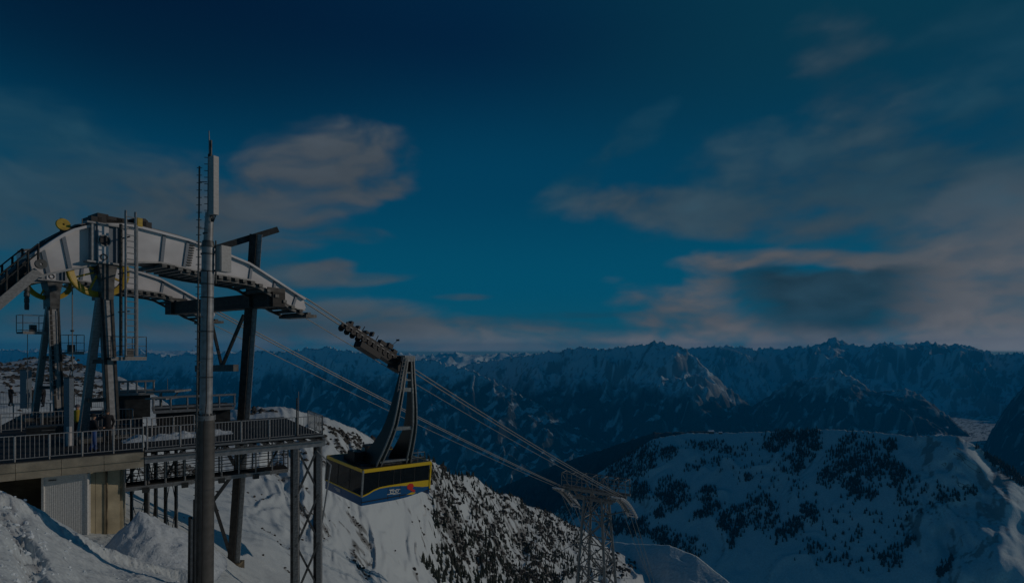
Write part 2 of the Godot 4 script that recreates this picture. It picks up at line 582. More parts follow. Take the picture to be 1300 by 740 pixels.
func fir_trees(list: Array, label: String, group: String) -> void:
	var protos := []
	for k in 3:
		var root := Node3D.new()
		root.set_meta("label", label)
		root.set_meta("category", "tree")
		root.set_meta("group", group)
		var crown := MeshInstance3D.new()
		crown.name = "crown"
		crown.mesh = fir_mesh(100 + k)
		crown.material_override = M.fir
		root.add_child(crown)
		var trunk := MeshInstance3D.new()
		trunk.name = "trunk"
		trunk.mesh = trunk_mesh()
		trunk.material_override = M.bark
		root.add_child(trunk)
		protos.append(root)
	for t in list:
		var c: Node3D = protos[t[3]].duplicate()
		c.name = numbered("fir_tree")
		c.transform = Transform3D(Basis(Vector3.UP, t[2]).scaled(Vector3(t[1] * t[4], t[1], t[1] * t[4])), t[0])
		add_child(c)
	for p in protos:
		p.free()


# The mountainside that carries the station: places where it is seen (column, row, distance), joined smoothly.
var near_points := [
	[0, 740, 8.5], [0, 690, 11], [0, 640, 14], [0, 634, 16], [0, 660, 19], [50, 740, 10.5], [50, 660, 15.0], [50, 668, 19.5], [52, 690, 23.5], [100, 740, 12.5], [100, 688, 15.8], [100, 700, 19], [95, 682, 24], [125, 674, 26.5], [150, 672, 27],
	[150, 740, 14], [150, 710, 16.5], [150, 712, 19.5], [190, 740, 15], [190, 726, 16.5], [190, 718, 20.5], [230, 738, 17], [240, 720, 21.5], [200, 690, 24], [170, 668, 28], [300, 760, 21], [262, 740, 17.2],
	[250, 725, 25], [295, 712, 39.5], [260, 690, 33], [340, 740, 42], [330, 690, 55], [390, 740, 52], [430, 740, 66], [220, 665, 38], [160, 650, 36], [200, 640, 47], [200, 608, 72], [250, 600, 95], [240, 560, 125],
	[340, 640, 88], [340, 590, 118], [300, 521, 150], [340, 516, 155], [372, 514, 160], [390, 600, 120], [410, 531, 172], [440, 540, 178], [460, 549, 190], [420, 640, 112], [460, 690, 108], [470, 740, 92], [480, 620, 150],
	[500, 566, 240], [520, 640, 185], [520, 740, 130], [550, 583, 300], [560, 660, 235], [560, 740, 180], [600, 600, 400], [600, 670, 310], [610, 740, 235], [650, 626, 500], [650, 690, 400], [660, 740, 320], [700, 650, 600], [700, 700, 480], [720, 740, 400],
	[740, 672, 690], [760, 684, 720], [760, 720, 600], [790, 740, 560], [780, 700, 730], [810, 722, 700], [840, 740, 680], [880, 770, 640],
	[0, 520, 60], [0, 500, 120], [0, 462, 330], [40, 456, 350], [85, 450, 370], [110, 470, 300], [150, 480, 260], [182, 492, 235], [100, 500, 150], [60, 480, 240], [220, 520, 190], [-60, 465, 330], [-60, 500, 120], [-60, 640, 16], [-60, 740, 7], [150, 530, 75], [50, 560, 45],
	[100, 610, 34], [20, 640, 27], [170, 600, 55],
]


func solve(a: Array, b: Array) -> Array:
	var n := b.size()
	for i in n:
		var best := i
		for r in range(i + 1, n):
			if absf(a[r][i]) > absf(a[best][i]):
				best = r
		var t = a[i]
		a[i] = a[best]
		a[best] = t
		var tb = b[i]
		b[i] = b[best]
		b[best] = tb
		var row: PackedFloat64Array = a[i]
		for r in range(i + 1, n):
			var other: PackedFloat64Array = a[r]
			var m: float = other[i] / row[i]
			if m != 0.0:
				for c in range(i, n):
					other[c] -= m * row[c]
				a[r] = other
				b[r] -= m * b[i]
	var x := []
	x.resize(n)
	for i in range(n - 1, -1, -1):
		var s: float = b[i]
		for c in range(i + 1, n):
			s -= a[i][c] * x[c]
		x[i] = s / a[i][i]
	return x


var rbf_w := []
var rbf_p := PackedVector2Array()


func rbf_fit() -> void:
	var n := near_points.size()
	var e := []
	for p in near_points:
		rbf_p.append(Vector2((p[0] - CX) / F * 3.0, log(p[2])))
		e.append((HY - p[1]) / F)
	var a := []
	for i in n + 3:
		var row := PackedFloat64Array()
		row.resize(n + 3)
		if i < n:
			for j in n:
				row[j] = rbf_p[i].distance_to(rbf_p[j])
			row[i] -= 0.012
			row[n] = 1.0
			row[n + 1] = rbf_p[i].x
			row[n + 2] = rbf_p[i].y
		else:
			for j in n:
				row[j] = 1.0 if i == n else rbf_p[j].x if i == n + 1 else rbf_p[j].y
		a.append(row)
	rbf_w = solve(a, e + [0.0, 0.0, 0.0])


func rbf(k: float, d: float) -> float:
	var q := Vector2(k * 3.0, log(d))
	var n := rbf_p.size()
	var s: float = rbf_w[n] + rbf_w[n + 1] * q.x + rbf_w[n + 2] * q.y
	for i in n:
		s += rbf_w[i] * q.distance_to(rbf_p[i])
	return s


var base_grid := PackedFloat32Array()
const BK0 := -1.12
const BK1 := 0.42
const BL0 := 1.5
const BL1 := 6.9
const BNX := 90
const BNY := 110


func base_slope(k: float, d: float) -> float:
	var x := clampf((k - BK0) / (BK1 - BK0) * (BNX - 1), 0.0, BNX - 1.001)
	var y := clampf((log(d) - BL0) / (BL1 - BL0) * (BNY - 1), 0.0, BNY - 1.001)
	var i := int(x)
	var j := int(y)
	x -= i
	y -= j
	var a := j * BNX + i
	return lerpf(lerpf(base_grid[a], base_grid[a + 1], x), lerpf(base_grid[a + BNX], base_grid[a + BNX + 1], x), y)


# the edge of the piled bank of snow in the foreground
var bank_edge := [[-100, 590], [0, 633], [50, 660], [100, 690], [150, 712], [190, 725], [240, 738], [280, 750]]


# how far off the mountainside's crest is
var crest_far := [[-100, 0, 330], [0, 0, 335], [40, 0, 350], [85, 0, 370], [110, 0, 300], [150, 0, 260], [182, 0, 235], [220, 0, 190], [300, 0, 152], [340, 0, 156], [372, 0, 160], [410, 0, 172], [440, 0, 178], [460, 0, 190], [500, 0, 240], [550, 0, 300], [600, 0, 400], [650, 0, 500], [700, 0, 600], [740, 0, 690], [780, 0, 730], [880, 0, 760]]


func near_height(k: float, d: float) -> float:
	var over := log(d / curve_at(crest_far, CX + F * k, 2))
	var e := base_slope(k, d if over < 0.0 else d * exp(-over)) - 0.55 * maxf(over, 0.0)
	var y := e * d
	var x := k * d
	var z := d
	var px := CX + F * k
	# flutes and gullies that run down the face, and lumps
	var far := smoothstep(35.0, 110.0, d) * smoothstep(270.0, 420.0, px + d * 0.25)
	var wv := broad.get_noise_2d(k * 9.0, log(d) * 2.2) * 0.06
	var g := ridge.get_noise_2d((k + wv) * 11.0 - log(d) * 0.5, log(d) * 0.6)
	var g2 := ridge.get_noise_2d((k + wv * 0.5) * 46.0 - log(d) * 1.0, log(d) * 2.2 + 7.0)
	y += far * d * (0.017 * (g - 0.3) + 0.003 * (g2 - 0.3)) * (1.0 - smoothstep(-0.25, 0.0, over) * 0.7)
	y += (1.0 - far * 0.5) * minf(d, 60.0) * 0.006 * broad.get_noise_2d(x / 6.0, z / 6.0)
	y += 0.28 * fine.get_noise_2d(x / 9.0, z / 9.0) * smoothstep(18.0, 60.0, d)
	y += 2.2 * fine.get_noise_2d(x / 70.0, z / 70.0) * smoothstep(120.0, 260.0, d)
	if d < 40.0:
		y += 0.10 * fine.get_noise_2d(x / 1.3, z / 1.3) + 0.055 * fine.get_noise_2d(x * 2.0, z * 2.0)
		# a trodden, broken track across the bank
		var track := absf(px - (62.0 - (d - 8.5) * 10.0) - 26.0 * broad.get_noise_2d(d * 0.5, 3.0))
		y -= 0.26 * (1.0 - smoothstep(8.0, 30.0, track)) * (1.0 - smoothstep(13.0, 15.0, d)) * (0.7 + 1.3 * absf(fine.get_noise_2d(x * 1.6, z * 1.6)))
		# the lip of the bank
		if px < 280.0:
			var lip := 14.4 + 0.012 * maxf(px, 0.0) + 0.2 * fine.get_noise_2d(px * 0.03, 5.0)
			y += 0.30 * smoothstep(lip - 0.12, lip + 0.12, d) * (1.0 - smoothstep(lip + 0.5, lip + 2.6, d)) * (1.0 - smoothstep(235.0, 270.0, px))
	return y


func near_density(px: float, py: float) -> float:
	# where firs stand on the lit mountainside
	var m := 0.0
	for s in [[560, 640, 16, 70, -14, 0.55], [640, 640, 75, 34, 30, 0.8], [700, 690, 60, 45, 30, 0.95], [620, 700, 60, 50, 0, 0.6], [760, 715, 40, 18, 35, 0.45], [590, 610, 45, 13, 24, 0.9], [540, 585, 30, 8, 28, 0.8], [690, 660, 60, 10, 28, 1.0], [600, 720, 60, 30, 0, 0.7], [675, 740, 80, 20, 0, 0.8]]:
		m = maxf(m, spot(px, py, s))
	return m


func build_terrain() -> void:
	rbf_fit()
	base_grid.resize(BNX * BNY)
	for j in BNY:
		for i in BNX:
			base_grid[j * BNX + i] = rbf(BK0 + (BK1 - BK0) * i / (BNX - 1), exp(BL0 + (BL1 - BL0) * j / (BNY - 1)))
	# the station's mountainside
	var nx := 540
	var ny := 640
	var pts := PackedVector3Array()
	var cols := PackedColorArray()
	pts.resize(nx * ny)
	cols.resize(nx * ny)
	var k0 := -1.10
	var k1 := 0.36
	for j in ny:
		var d := exp(log(5.0) + (log(860.0) - log(5.0)) * j / (ny - 1))
		for i in nx:
			var k := k0 + (k1 - k0) * i / (nx - 1)
			var y := near_height(k, d)
			pts[j * nx + i] = Vector3(k * d, y, -d)
	var trees := []
	var stones := []
	for j in ny:
		for i in nx:
			var p := pts[j * nx + i]
			var d := -p.z
			var px := CX + F * p.x / d
			var py := HY - F * p.y / d
			var c := Color(0.74, 0.82, 0.84)
			var s := 5.0 if d < 220.0 else 11.0
			var n1 := fine.get_noise_2d(p.x / s, p.z / s)
			var n2 := fine.get_noise_2d(p.x / s * 0.22 + 7.0, p.z / s * 0.22)
			if d > 45.0:
				var jr := j * nx + mini(i + 1, nx - 1)
				var steep := absf(pts[jr].y - p.y) / maxf(0.1, absf(pts[jr].x - p.x))
				var rocky := 0.0
				for q in [[440, 650, 20, 26, 0, 0.55], [455, 690, 14, 60, -16, 0.75], [570, 660, 22, 85, -12, 0.8], [430, 560, 40, 18, 25, 0.75], [385, 600, 40, 40, 0, 0.5], [540, 600, 60, 16, 28, 0.8], [500, 565, 60, 14, 28, 0.8], [660, 690, 90, 70, 20, 0.7], [220, 602, 60, 14, 0, 1.0], [325, 521, 22, 7, 0, 0.9], [60, 470, 90, 26, 0, 0.55], [110, 490, 50, 20, 0, 0.45], [400, 660, 30, 30, 0, 0.45], [780, 715, 40, 20, 0, 0.5]]:
					rocky = maxf(rocky, spot(px, py, q))
				var bare := smoothstep(0.17, 0.33, n1 * 0.75 + n2 * 0.35 + rocky * 0.62 + minf(steep, 1.6) * 0.10 - 0.32)
				c = c.lerp(Color(0.075, 0.066, 0.055) * (1.0 + n1 * 0.6), bare * 0.75)
				var lot := smoothstep(0.02, 0.5, n1 * 0.9 + n2 * 0.5 + rocky * 0.75 - 0.36)
				if lot > 0.0 and rng.randf() < lot * (0.6 if d > 120.0 else 0.3):
					var hs := d * rng.randf_range(0.0018, 0.0062) * (1.0 if d > 120.0 else 0.7)
					stones.append([p + Vector3(rng.randf_range(-0.5, 0.5) * hs, hs * 0.05, rng.randf_range(-1.5, 1.5) * hs), hs, rng.randf() * TAU, rng.randi() % 3, rng.randf_range(0.9, 1.9)])
			elif d < 17.0:
				var track := absf(px - (62.0 - (d - 8.5) * 10.0) - 26.0 * broad.get_noise_2d(d * 0.5, 3.0))
				var dirt := smoothstep(0.05, 0.5, fine.get_noise_2d(p.x * 1.8, p.z * 1.8) + 0.42 * (1.0 - smoothstep(6.0, 30.0, track)) - 0.22)
				c = c.lerp(Color(0.33, 0.34, 0.36), dirt * 0.6)
			cols[j * nx + i] = c
			# firs
			var want := near_density(px, py)
			if want > 0.02 and d > 150.0 and d < 850.0:
				var clump := 0.5 + 0.9 * patch.get_noise_2d(p.x / 38.0, p.z / 38.0)
				if rng.randf() < want * clampf(clump, 0.0, 1.2) * 0.62:
					var h := rng.randf_range(1.8, 5.2) * (0.75 + d / 1800.0)
					trees.append([p + Vector3(rng.randf_range(-1.0, 1.0), -0.25, rng.randf_range(-1, 1)), h, rng.randf() * TAU, rng.randi() % 3, rng.randf_range(0.8, 1.25), h / d])
	# crumbs of broken snow along the bank and the track
	var crumbs := []
	for i in 1500:
		var d := rng.randf_range(8.0, 24.0)
		var px := rng.randf_range(-30.0, 290.0)
		var near_track := absf(px - (62.0 - (d - 8.5) * 10.0)) < 45.0 and d < 15.0
		if not near_track and broad.get_noise_2d(px * 0.03, d * 0.6) < 0.12:
			continue
		var k := (px - CX) / F
		var h := rng.randf_range(0.015, 0.055) * (1.7 if near_track and rng.randf() < 0.3 else 1.0)
		crumbs.append([Vector3(k * d, near_height(k, d) + h * 0.15, -d), h, rng.randf() * TAU, rng.randi() % 3, rng.randf_range(0.9, 1.8)])
	forest_stuff("snow_crumbs", "crumbs and clods of broken snow on the bank in the foreground", crumbs, true, "snow_clod")
	var mi := MeshInstance3D.new()
	mi.name = "mountainside"
	mi.mesh = grid_mesh(pts, cols, nx, ny)
	mi.material_override = M.snow
	mi.set_meta("kind", "structure")
	mi.set_meta("label", "steep sunlit snowy mountainside with rocks below the station")
	mi.set_meta("category", "terrain")
	add_child(mi)
	trees.sort_custom(func(a, b): return a[5] > b[5])
	fir_trees(trees.slice(0, 300), "dark fir on the steep sunlit slope below the cable car cabin", "firs on the slope below the cabin")
	forest_stuff("fir_forest", "scattered dark firs covering the lower sunlit slope", trees.slice(300))
	forest_stuff("scree", "dark stones and dwarf scrub strewn over the steep slope", stones, true)
	print("near firs ", trees.size(), " stones ", stones.size())

	# the saddle below the tower
	mountains("snow_saddle", "smooth snow saddle below the lattice tower", [[640, 690, 1000], [700, 668, 930], [745, 684, 870], [800, 690, 790], [850, 692, 710], [885, 706, 660], [925, 738, 590], [960, 770, 540]], [[640, 800], [960, 840]], 0.25, 2.0, 60, {"amp": 0.010, "size": 170.0, "tree": -9000.0, "jag": 0.25, "power": 1.5, "rock": 0.0, "mat": "hill_ground"})
	# the hill with pistes and groves
	var hill_crest := [[690, 668, 2395], [730, 622, 2325], [775, 590, 2246], [830, 557, 2150], [870, 550, 2080], [930, 549, 1975], [1000, 547, 1852], [1060, 545, 1748], [1110, 548, 1660], [1160, 554, 1572], [1195, 552, 1511], [1215, 553, 1476], [1240, 566, 1432], [1270, 586, 1412], [1300, 606, 1385], [1340, 632, 1378], [1420, 690, 1390], [1500, 740, 1430]]
	var hill := mountains("snowy_hill", "shaded snowy hill with ski pistes and groves of firs", hill_crest, [[690, 760], [900, 752], [1100, 790], [1300, 830], [1500, 900]], 0.30, 1.6, 190, {"amp": 0.012, "size": 420.0, "power": 1.05, "jag": 0.5, "mat": "hill_ground", "painted": true, "sway": 0.25, "lean": 75.0, "seed": 3.0})
	trees = []
	var hp: PackedVector3Array = hill[0]
	var hx: int = hill[1]
	for j in range(hill[3], hill[2]):
		for i in hx:
			var p := hp[j * hx + i]
			var d := -p.z
			var px := CX + F * p.x / d
			var py := HY - F * p.y / d
			if px > 1320.0 or py > 750.0:
				continue
			var want := 0.0
			for g in groves:
				if absf(px - g[0]) < 70.0 and absf(py - g[1]) < 60.0:
					want = maxf(want, spot(px, py, g))
			if want > 0.01 and rng.randf() < want * clampf(0.55 + 0.9 * patch.get_noise_2d(p.x / 45.0, p.z / 45.0), 0.05, 1.3) * 0.9:
				var h := rng.randf_range(7.0, 15.0)
				trees.append([p + Vector3(rng.randf_range(-2.0, 2.0), -0.5, rng.randf_range(-2, 2)), h, rng.randf() * TAU, rng.randi() % 3, rng.randf_range(0.9, 1.3)])
	forest_stuff("hill_forest", "groves of dark firs on the shaded snowy hill", trees)
	print("hill firs ", trees.size())
	# the wooded shoulder behind that hill
	mountains("wooded_shoulder", "dark wooded shoulder behind the snowy hill", [[520, 690, 3500], [580, 655, 3364], [640, 616, 3227], [700, 592, 3091], [760, 572, 2955], [830, 549, 2795], [900, 547, 2636], [960, 556, 2500]], [[520, 800], [960, 700]], 0.3, 2.0, 70, {"amp": 0.02, "size": 420.0, "tree": 4000.0, "clear": 0.02, "jag": 0.6})
	# the dark slope at the edge of the valley
	mountains("dark_slope", "dark forested slope closing the valley on the far side", [[1232, 610, 4800], [1244, 578, 4750], [1256, 553, 4700], [1268, 532, 4650], [1282, 512, 4580], [1300, 490, 4500], [1340, 466, 4350], [1420, 440, 4100], [1560, 420, 3700]], [[1232, 640], [1560, 740]], 0.25, 1.6, 110, {"amp": 0.03, "size": 700.0, "tree": -60.0, "blur": 160.0, "clear": 0.3, "jag": 0.9, "seed": 61.0})
	# valley floor with snowy fields
	mountains("valley_floor", "flat valley floor with pale snowy fields", [[1180, 531, 6800], [1220, 530, 6800], [1262, 528, 6900], [1330, 528, 6900]], [[1180, 590], [1330, 590]], 0.42, 1.6, 60, {"amp": 0.0006, "size": 420.0, "tree": 5000.0, "clear": 0.62, "jag": 0.2, "rock": 0.0, "power": 1.0})
	# spurs in front of the great massif
	mountains("forested_spur", "forested spurs with avalanche lanes below the massif", [[840, 600, 7600], [880, 566, 7377], [920, 540, 7153], [960, 512, 6930], [1000, 487, 6707], [1040, 478, 6484], [1064, 470, 6350], [1085, 480, 6233], [1110, 497, 6093], [1150, 493, 5870], [1175, 505, 5730], [1200, 524, 5591], [1240, 560, 5367], [1270, 590, 5200]], [[840, 640], [1270, 640]], 0.20, 1.5, 130, {"amp": 0.05, "size": 900.0, "tree": -400.0, "blur": 150.0, "clear": 0.36, "jag": 1.0, "seed": 21.0, "power": 0.9})
	mountains("west_massif", "long snowy massif with dark forest running down into the valley", [[430, 600, 10800], [500, 520, 10284], [545, 484, 9953], [600, 460, 9547], [650, 454, 9179], [690, 447, 8884], [740, 441, 8516], [780, 442, 8221], [820, 436, 7926], [832, 432, 7838], [848, 436, 7720], [870, 442, 7558], [900, 470, 7337], [940, 505, 7042], [1000, 545, 6600]], [[430, 660], [700, 640], [1000, 620]], 0.27, 1.4, 150, {"amp": 0.05, "size": 1300.0, "tree": -560.0, "blur": 150.0, "clear": 0.30, "jag": 1.3, "seed": 5.0, "power": 0.85, "sway": -0.3})
	mountains("great_massif", "great snowy massif with a pointed peak on the skyline", [[820, 446, 12500], [870, 441, 12094], [920, 439, 11688], [960, 442, 11362], [1000, 441, 11038], [1028, 438, 10810], [1045, 434, 10672], [1062, 427, 10534], [1080, 436, 10388], [1100, 439, 10225], [1125, 433, 10022], [1150, 437, 9819], [1175, 433, 9616], [1200, 438, 9412], [1222, 436, 9234], [1240, 440, 9088], [1262, 448, 8909], [1300, 448, 8600], [1380, 440, 7950], [1500, 430, 6975]], [[820, 560], [1500, 560]], 0.20, 1.4, 130, {"amp": 0.055, "size": 1700.0, "tree": -1080.0, "blur": 200.0, "clear": 0.1, "jag": 1.5, "seed": 31.0, "power": 0.95})
	mountains("north_range", "broad mountain flank of dark forest with snowy clearings and a white crest", [[-80, 440, 11500], [40, 446, 10814], [62, 447, 10689], [90, 445, 10529], [140, 447, 10243], [178, 443, 10026], [205, 451, 9871], [240, 450, 9671], [300, 447, 9329], [330, 444, 9157], [350, 446, 9043], [372, 444, 8917], [420, 440, 8643], [455, 447, 8443], [500, 452, 8186], [545, 456, 7929], [600, 470, 7614], [680, 510, 7157], [760, 560, 6700], [830, 600, 6300]], [[-80, 690], [400, 680], [830, 700]], 0.30, 1.4, 190, {"amp": 0.04, "size": 1100.0, "tree": -420.0, "blur": 120.0, "clear": 0.40, "jag": 1.4, "seed": 41.0, "power": 0.8})
	mountains("distant_range", "pale far range closing the horizon", [[-100, 444, 15000], [200, 445, 15000], [330, 447, 15000], [420, 447, 15000], [470, 450, 15000], [500, 448, 15000], [540, 451, 15000], [575, 448, 15000], [600, 450, 15000], [640, 449, 15000], [700, 450, 15000], [780, 447, 15000]], [[-100, 490], [780, 490]], 0.2, 2.0, 30, {"amp": 0.02, "size": 2500.0, "tree": -3000.0, "jag": 1.5, "seed": 51.0})


# ---------------------------------------------------------------- building blocks

func mb() -> SurfaceTool:
	var st := SurfaceTool.new()
	st.begin(Mesh.PRIMITIVE_TRIANGLES)
	return st


func tri(st: SurfaceTool, a: Vector3, b: Vector3, c: Vector3, out: Vector3) -> void:
	var n := (b - a).cross(c - a).normalized()
	if n.dot(out) < 0.0:
		n = -n
		var t := b
		b = c
		c = t
	st.set_normal(n)
	st.add_vertex(a)
	st.set_normal(n)
	st.add_vertex(c)
	st.set_normal(n)
	st.add_vertex(b)


func quad(st: SurfaceTool, a: Vector3, b: Vector3, c: Vector3, d: Vector3, out: Vector3) -> void:
	tri(st, a, b, c, out)
	tri(st, a, c, d, out)


# a box with its centre, size and axes
func bx(st: SurfaceTool, c: Vector3, s: Vector3, b := Basis.IDENTITY) -> void:
	var x := b.x.normalized() * s.x * 0.5
	var y := b.y.normalized() * s.y * 0.5
	var z := b.z.normalized() * s.z * 0.5
	quad(st, c + x - y - z, c + x + y - z, c + x + y + z, c + x - y + z, x)
	quad(st, c - x - y - z, c - x + y - z, c - x + y + z, c - x - y + z, -x)
	quad(st, c + y - x - z, c + y + x - z, c + y + x + z, c + y - x + z, y)
	quad(st, c - y - x - z, c - y + x - z, c - y + x + z, c - y - x + z, -y)
	quad(st, c + z - x - y, c + z + x - y, c + z + x + y, c + z - x + y, z)
	quad(st, c - z - x - y, c - z + x - y, c - z + x + y, c - z - x + y, -z)


# a rectangular bar between two points; w lies level, h stands
func bar(st: SurfaceTool, a: Vector3, b: Vector3, w: float, h: float, up := Vector3.UP) -> void:
	var d := (b - a).normalized()
	if absf(d.dot(up)) > 0.98:
		up = Vector3.RIGHT
	var side := d.cross(up).normalized()
	var top := side.cross(d).normalized()
	bx(st, (a + b) * 0.5, Vector3(w, h, a.distance_to(b)), Basis(side, top, d))


func tube(st: SurfaceTool, a: Vector3, b: Vector3, r0: float, r1: float, n := 8, caps := true) -> void:
	var d := (b - a).normalized()
	var s := d.cross(Vector3.UP if absf(d.y) < 0.95 else Vector3.RIGHT).normalized()
	var t := s.cross(d).normalized()
	for i in n:
		var p := s * cos(TAU * i / n) + t * sin(TAU * i / n)
		var q := s * cos(TAU * (i + 1) / n) + t * sin(TAU * (i + 1) / n)
		var v := [a + p * r0, a + q * r0, b + q * r1, b + p * r1]
		var m := [p, q, q, p]
		var order := [0, 1, 2, 0, 2, 3]
		if (v[1] - v[0]).cross(v[2] - v[0]).dot(p) > 0.0:
			order = [0, 2, 1, 0, 3, 2]
		for k in order:
			st.set_normal(m[k])
			st.add_vertex(v[k])
		if caps:
			tri(st, a, a + p * r0, a + q * r0, -d)
			tri(st, b, b + p * r1, b + q * r1, d)


func chain(st: SurfaceTool, pts: Array, r: float, n := 6) -> void:
	for i in pts.size() - 1:
		tube(st, pts[i], pts[i + 1], r, r, n, i == 0 or i == pts.size() - 2)


# a flat outline (2D) made into a plate: o + x * ax + y * ay, thick along az
func plate(st: SurfaceTool, poly: Array, o: Vector3, ax: Vector3, ay: Vector3, az: Vector3, z0: float, z1: float) -> void:
	var pv := PackedVector2Array(poly)
	var ids := Geometry2D.triangulate_polygon(pv)
	var nz := az.normalized()
	var mid := Vector2.ZERO
	for p in pv:
		mid += p / pv.size()
	for i in range(0, ids.size(), 3):
		var a := o + ax * pv[ids[i]].x + ay * pv[ids[i]].y
		var b := o + ax * pv[ids[i + 1]].x + ay * pv[ids[i + 1]].y
		var c := o + ax * pv[ids[i + 2]].x + ay * pv[ids[i + 2]].y
		tri(st, a + az * z1, b + az * z1, c + az * z1, nz)
		tri(st, a + az * z0, b + az * z0, c + az * z0, -nz)
	var ccw := not Geometry2D.is_polygon_clockwise(pv)
	for i in pv.size():
		var p := pv[i]
		var q := pv[(i + 1) % pv.size()]
		var e := (q - p)
		var out2 := Vector2(e.y, -e.x) if ccw else Vector2(-e.y, e.x)
		var a := o + ax * p.x + ay * p.y
		var b := o + ax * q.x + ay * q.y
		quad(st, a + az * z0, b + az * z0, b + az * z1, a + az * z1, ax * out2.x + ay * out2.y)


# a wheel's rim or any ring section turned about an axis
func lathe(st: SurfaceTool, profile: Array, c: Vector3, axis: Vector3, n := 24) -> void:
	var s := axis.cross(Vector3.UP if absf(axis.y) < 0.9 else Vector3.RIGHT).normalized()
	var t := s.cross(axis).normalized()
	var mid := Vector2.ZERO
	for p in profile:
		mid += p / profile.size()
	for i in n:
		var e0 := s * cos(TAU * i / n) + t * sin(TAU * i / n)
		var e1 := s * cos(TAU * (i + 1) / n) + t * sin(TAU * (i + 1) / n)
		var em := (e0 + e1).normalized()
		for j in profile.size():
			var p: Vector2 = profile[j]
			var q: Vector2 = profile[(j + 1) % profile.size()]
			if p.distance_to(q) < 0.0001:
				continue
			var o2 := (p + q) * 0.5 - mid
			var ed := (q - p).normalized()
			var nn := Vector2(ed.y, -ed.x)
			if nn.dot(o2) < 0.0:
				nn = -nn
			quad(st, c + e0 * p.x + axis * p.y, c + e1 * p.x + axis * p.y, c + e1 * q.x + axis * q.y, c + e0 * q.x + axis * q.y, em * nn.x + axis * nn.y)


func numbered(called: String) -> String:
	if not used.has(called):
		used[called] = 0
		return called
	used[called] += 1
	return "%s_%03d" % [called, used[called]]


func tag(o: Node3D, label: String, category: String, group := "") -> Node3D:
	o.set_meta("label", label)
	o.set_meta("category", category)
	if group:
		o.set_meta("group", group)
	return o


func thing(called: String, base: Vector3, label: String, category: String, group := "") -> Node3D:
	var o := Node3D.new()
	o.name = numbered(called)
	add_child(o)
	o.position = base
	return tag(o, label, category, group)


# commits a shape built in the world's axes as one part of a thing (or of one of its parts)
func part(called: String, st: SurfaceTool, m: String, parent: Node3D, stuff := false) -> MeshInstance3D:
	var o := MeshInstance3D.new()
	o.name = called
	o.mesh = st.commit()
	o.material_override = M[m]
	parent.add_child(o, true)
	if parent != self:
		o.position = -world_of(parent)
	if stuff:
		o.set_meta("kind", "stuff")
	return o


# a part built in its thing's own axes
func lpart(called: String, st: SurfaceTool, m: String, parent: Node3D, stuff := false) -> MeshInstance3D:
	var o := MeshInstance3D.new()
	o.name = called
	o.mesh = st.commit()
	o.material_override = M[m]
	parent.add_child(o, true)
	if stuff:
		o.set_meta("kind", "stuff")
	return o


func world_of(n: Node3D) -> Vector3:
	var p := Vector3.ZERO
	var o: Node = n
	while o != self:
		p += (o as Node3D).position
		o = o.get_parent()
	return p


# t metres along the ropes from P0, s metres across, at height y
func along(t: float, y: float, s := 0.0) -> Vector3:
	var p := P0 + U * t + V * s
	return Vector3(p.x, y, p.z)


# (t, height) on the upright plane of the ropes, s metres across, that is seen at a place in the photograph
func ty(px: float, py: float, s := 0.0) -> Vector2:
	var k := (px - CX) / F
	var b := P0 + V * s
	var t := (k * -b.z - b.x) / (U.x + k * U.z)
	var d := -b.z - U.z * t
	return Vector2(t, (HY - py) / F * d)


func deck_edge(px: float) -> Vector3:
	# the front edge of the deck
	var k := (px - CX) / F
	var s := (-20.5 - k * 23.6) / (k * 0.57 - 0.82)
	return Vector3(-20.5 + 0.82 * s, DECK, -(23.6 + 0.57 * s))


const DA := Vector3(0.821, 0, -0.571)      # along the deck's front edge
const DB := Vector3(-0.571, 0, -0.821)     # away from it


# ---------------------------------------------------------------- the station

# rope saddle: the curved white girder that carries the track ropes; seen outline, column by column, of the near one
var saddle_top := [[37, 327], [53, 316.5], [66, 307.5], [79, 299.5], [95, 292], [121, 287], [150, 286.5], [170, 288.7], [203, 297.3], [240, 307], [258, 314], [289, 325.4], [314.6, 335.8], [348.7, 357.6], [375, 374.6], [385, 381]]
var saddle_bottom := [[388, 391], [383, 394.5], [364, 386], [341, 370], [318.4, 355.5], [286, 349.5], [256, 345], [220, 336.8], [203, 332.5], [171, 332.4], [150, 332.6], [121, 335], [88, 341], [58, 347.5], [40, 352.5]]


func rails(o: Node3D, a: Vector3, b: Vector3, h: float, panels: int, gap: float, bars: bool, m := "rail_steel", levels := 0, r := 0.024) -> void:
	# posts, a top and a bottom rail, and uprights between them
	var d := (b - a) / panels
	for i in panels + 1:
		var st := mb()
		tube(st, a + d * i, a + d * i + Vector3.UP * h, r * 1.2, r * 1.2, 6)
		part("post", st, m, o)
	for i in panels:
		var p := a + d * (i + 0.03)
		var q := a + d * (i + 0.97)
		var st := mb()
		tube(st, p + Vector3.UP * h, q + Vector3.UP * h, r, r, 6)
		part("top_rail", st, m, o)
		st = mb()
		tube(st, p + Vector3.UP * 0.13, q + Vector3.UP * 0.13, r * 0.9, r * 0.9, 6)
		part("bottom_rail", st, m, o)
		for l in levels:
			st = mb()
			var y := h * (l + 1.0) / (levels + 1.0) + 0.05
			tube(st, p + Vector3.UP * y, q + Vector3.UP * y, r * 0.8, r * 0.8, 6)
			part("middle_rail", st, m, o)
		if bars:
			st = mb()
			var n := int(p.distance_to(q) / gap)
			for k in range(0, n + 1):
				var f := p.lerp(q, float(k) / n)
				tube(st, f + Vector3.UP * 0.13, f + Vector3.UP * h, r * 0.5, r * 0.5, 4, false)
			part("balusters", st, m, o, true)


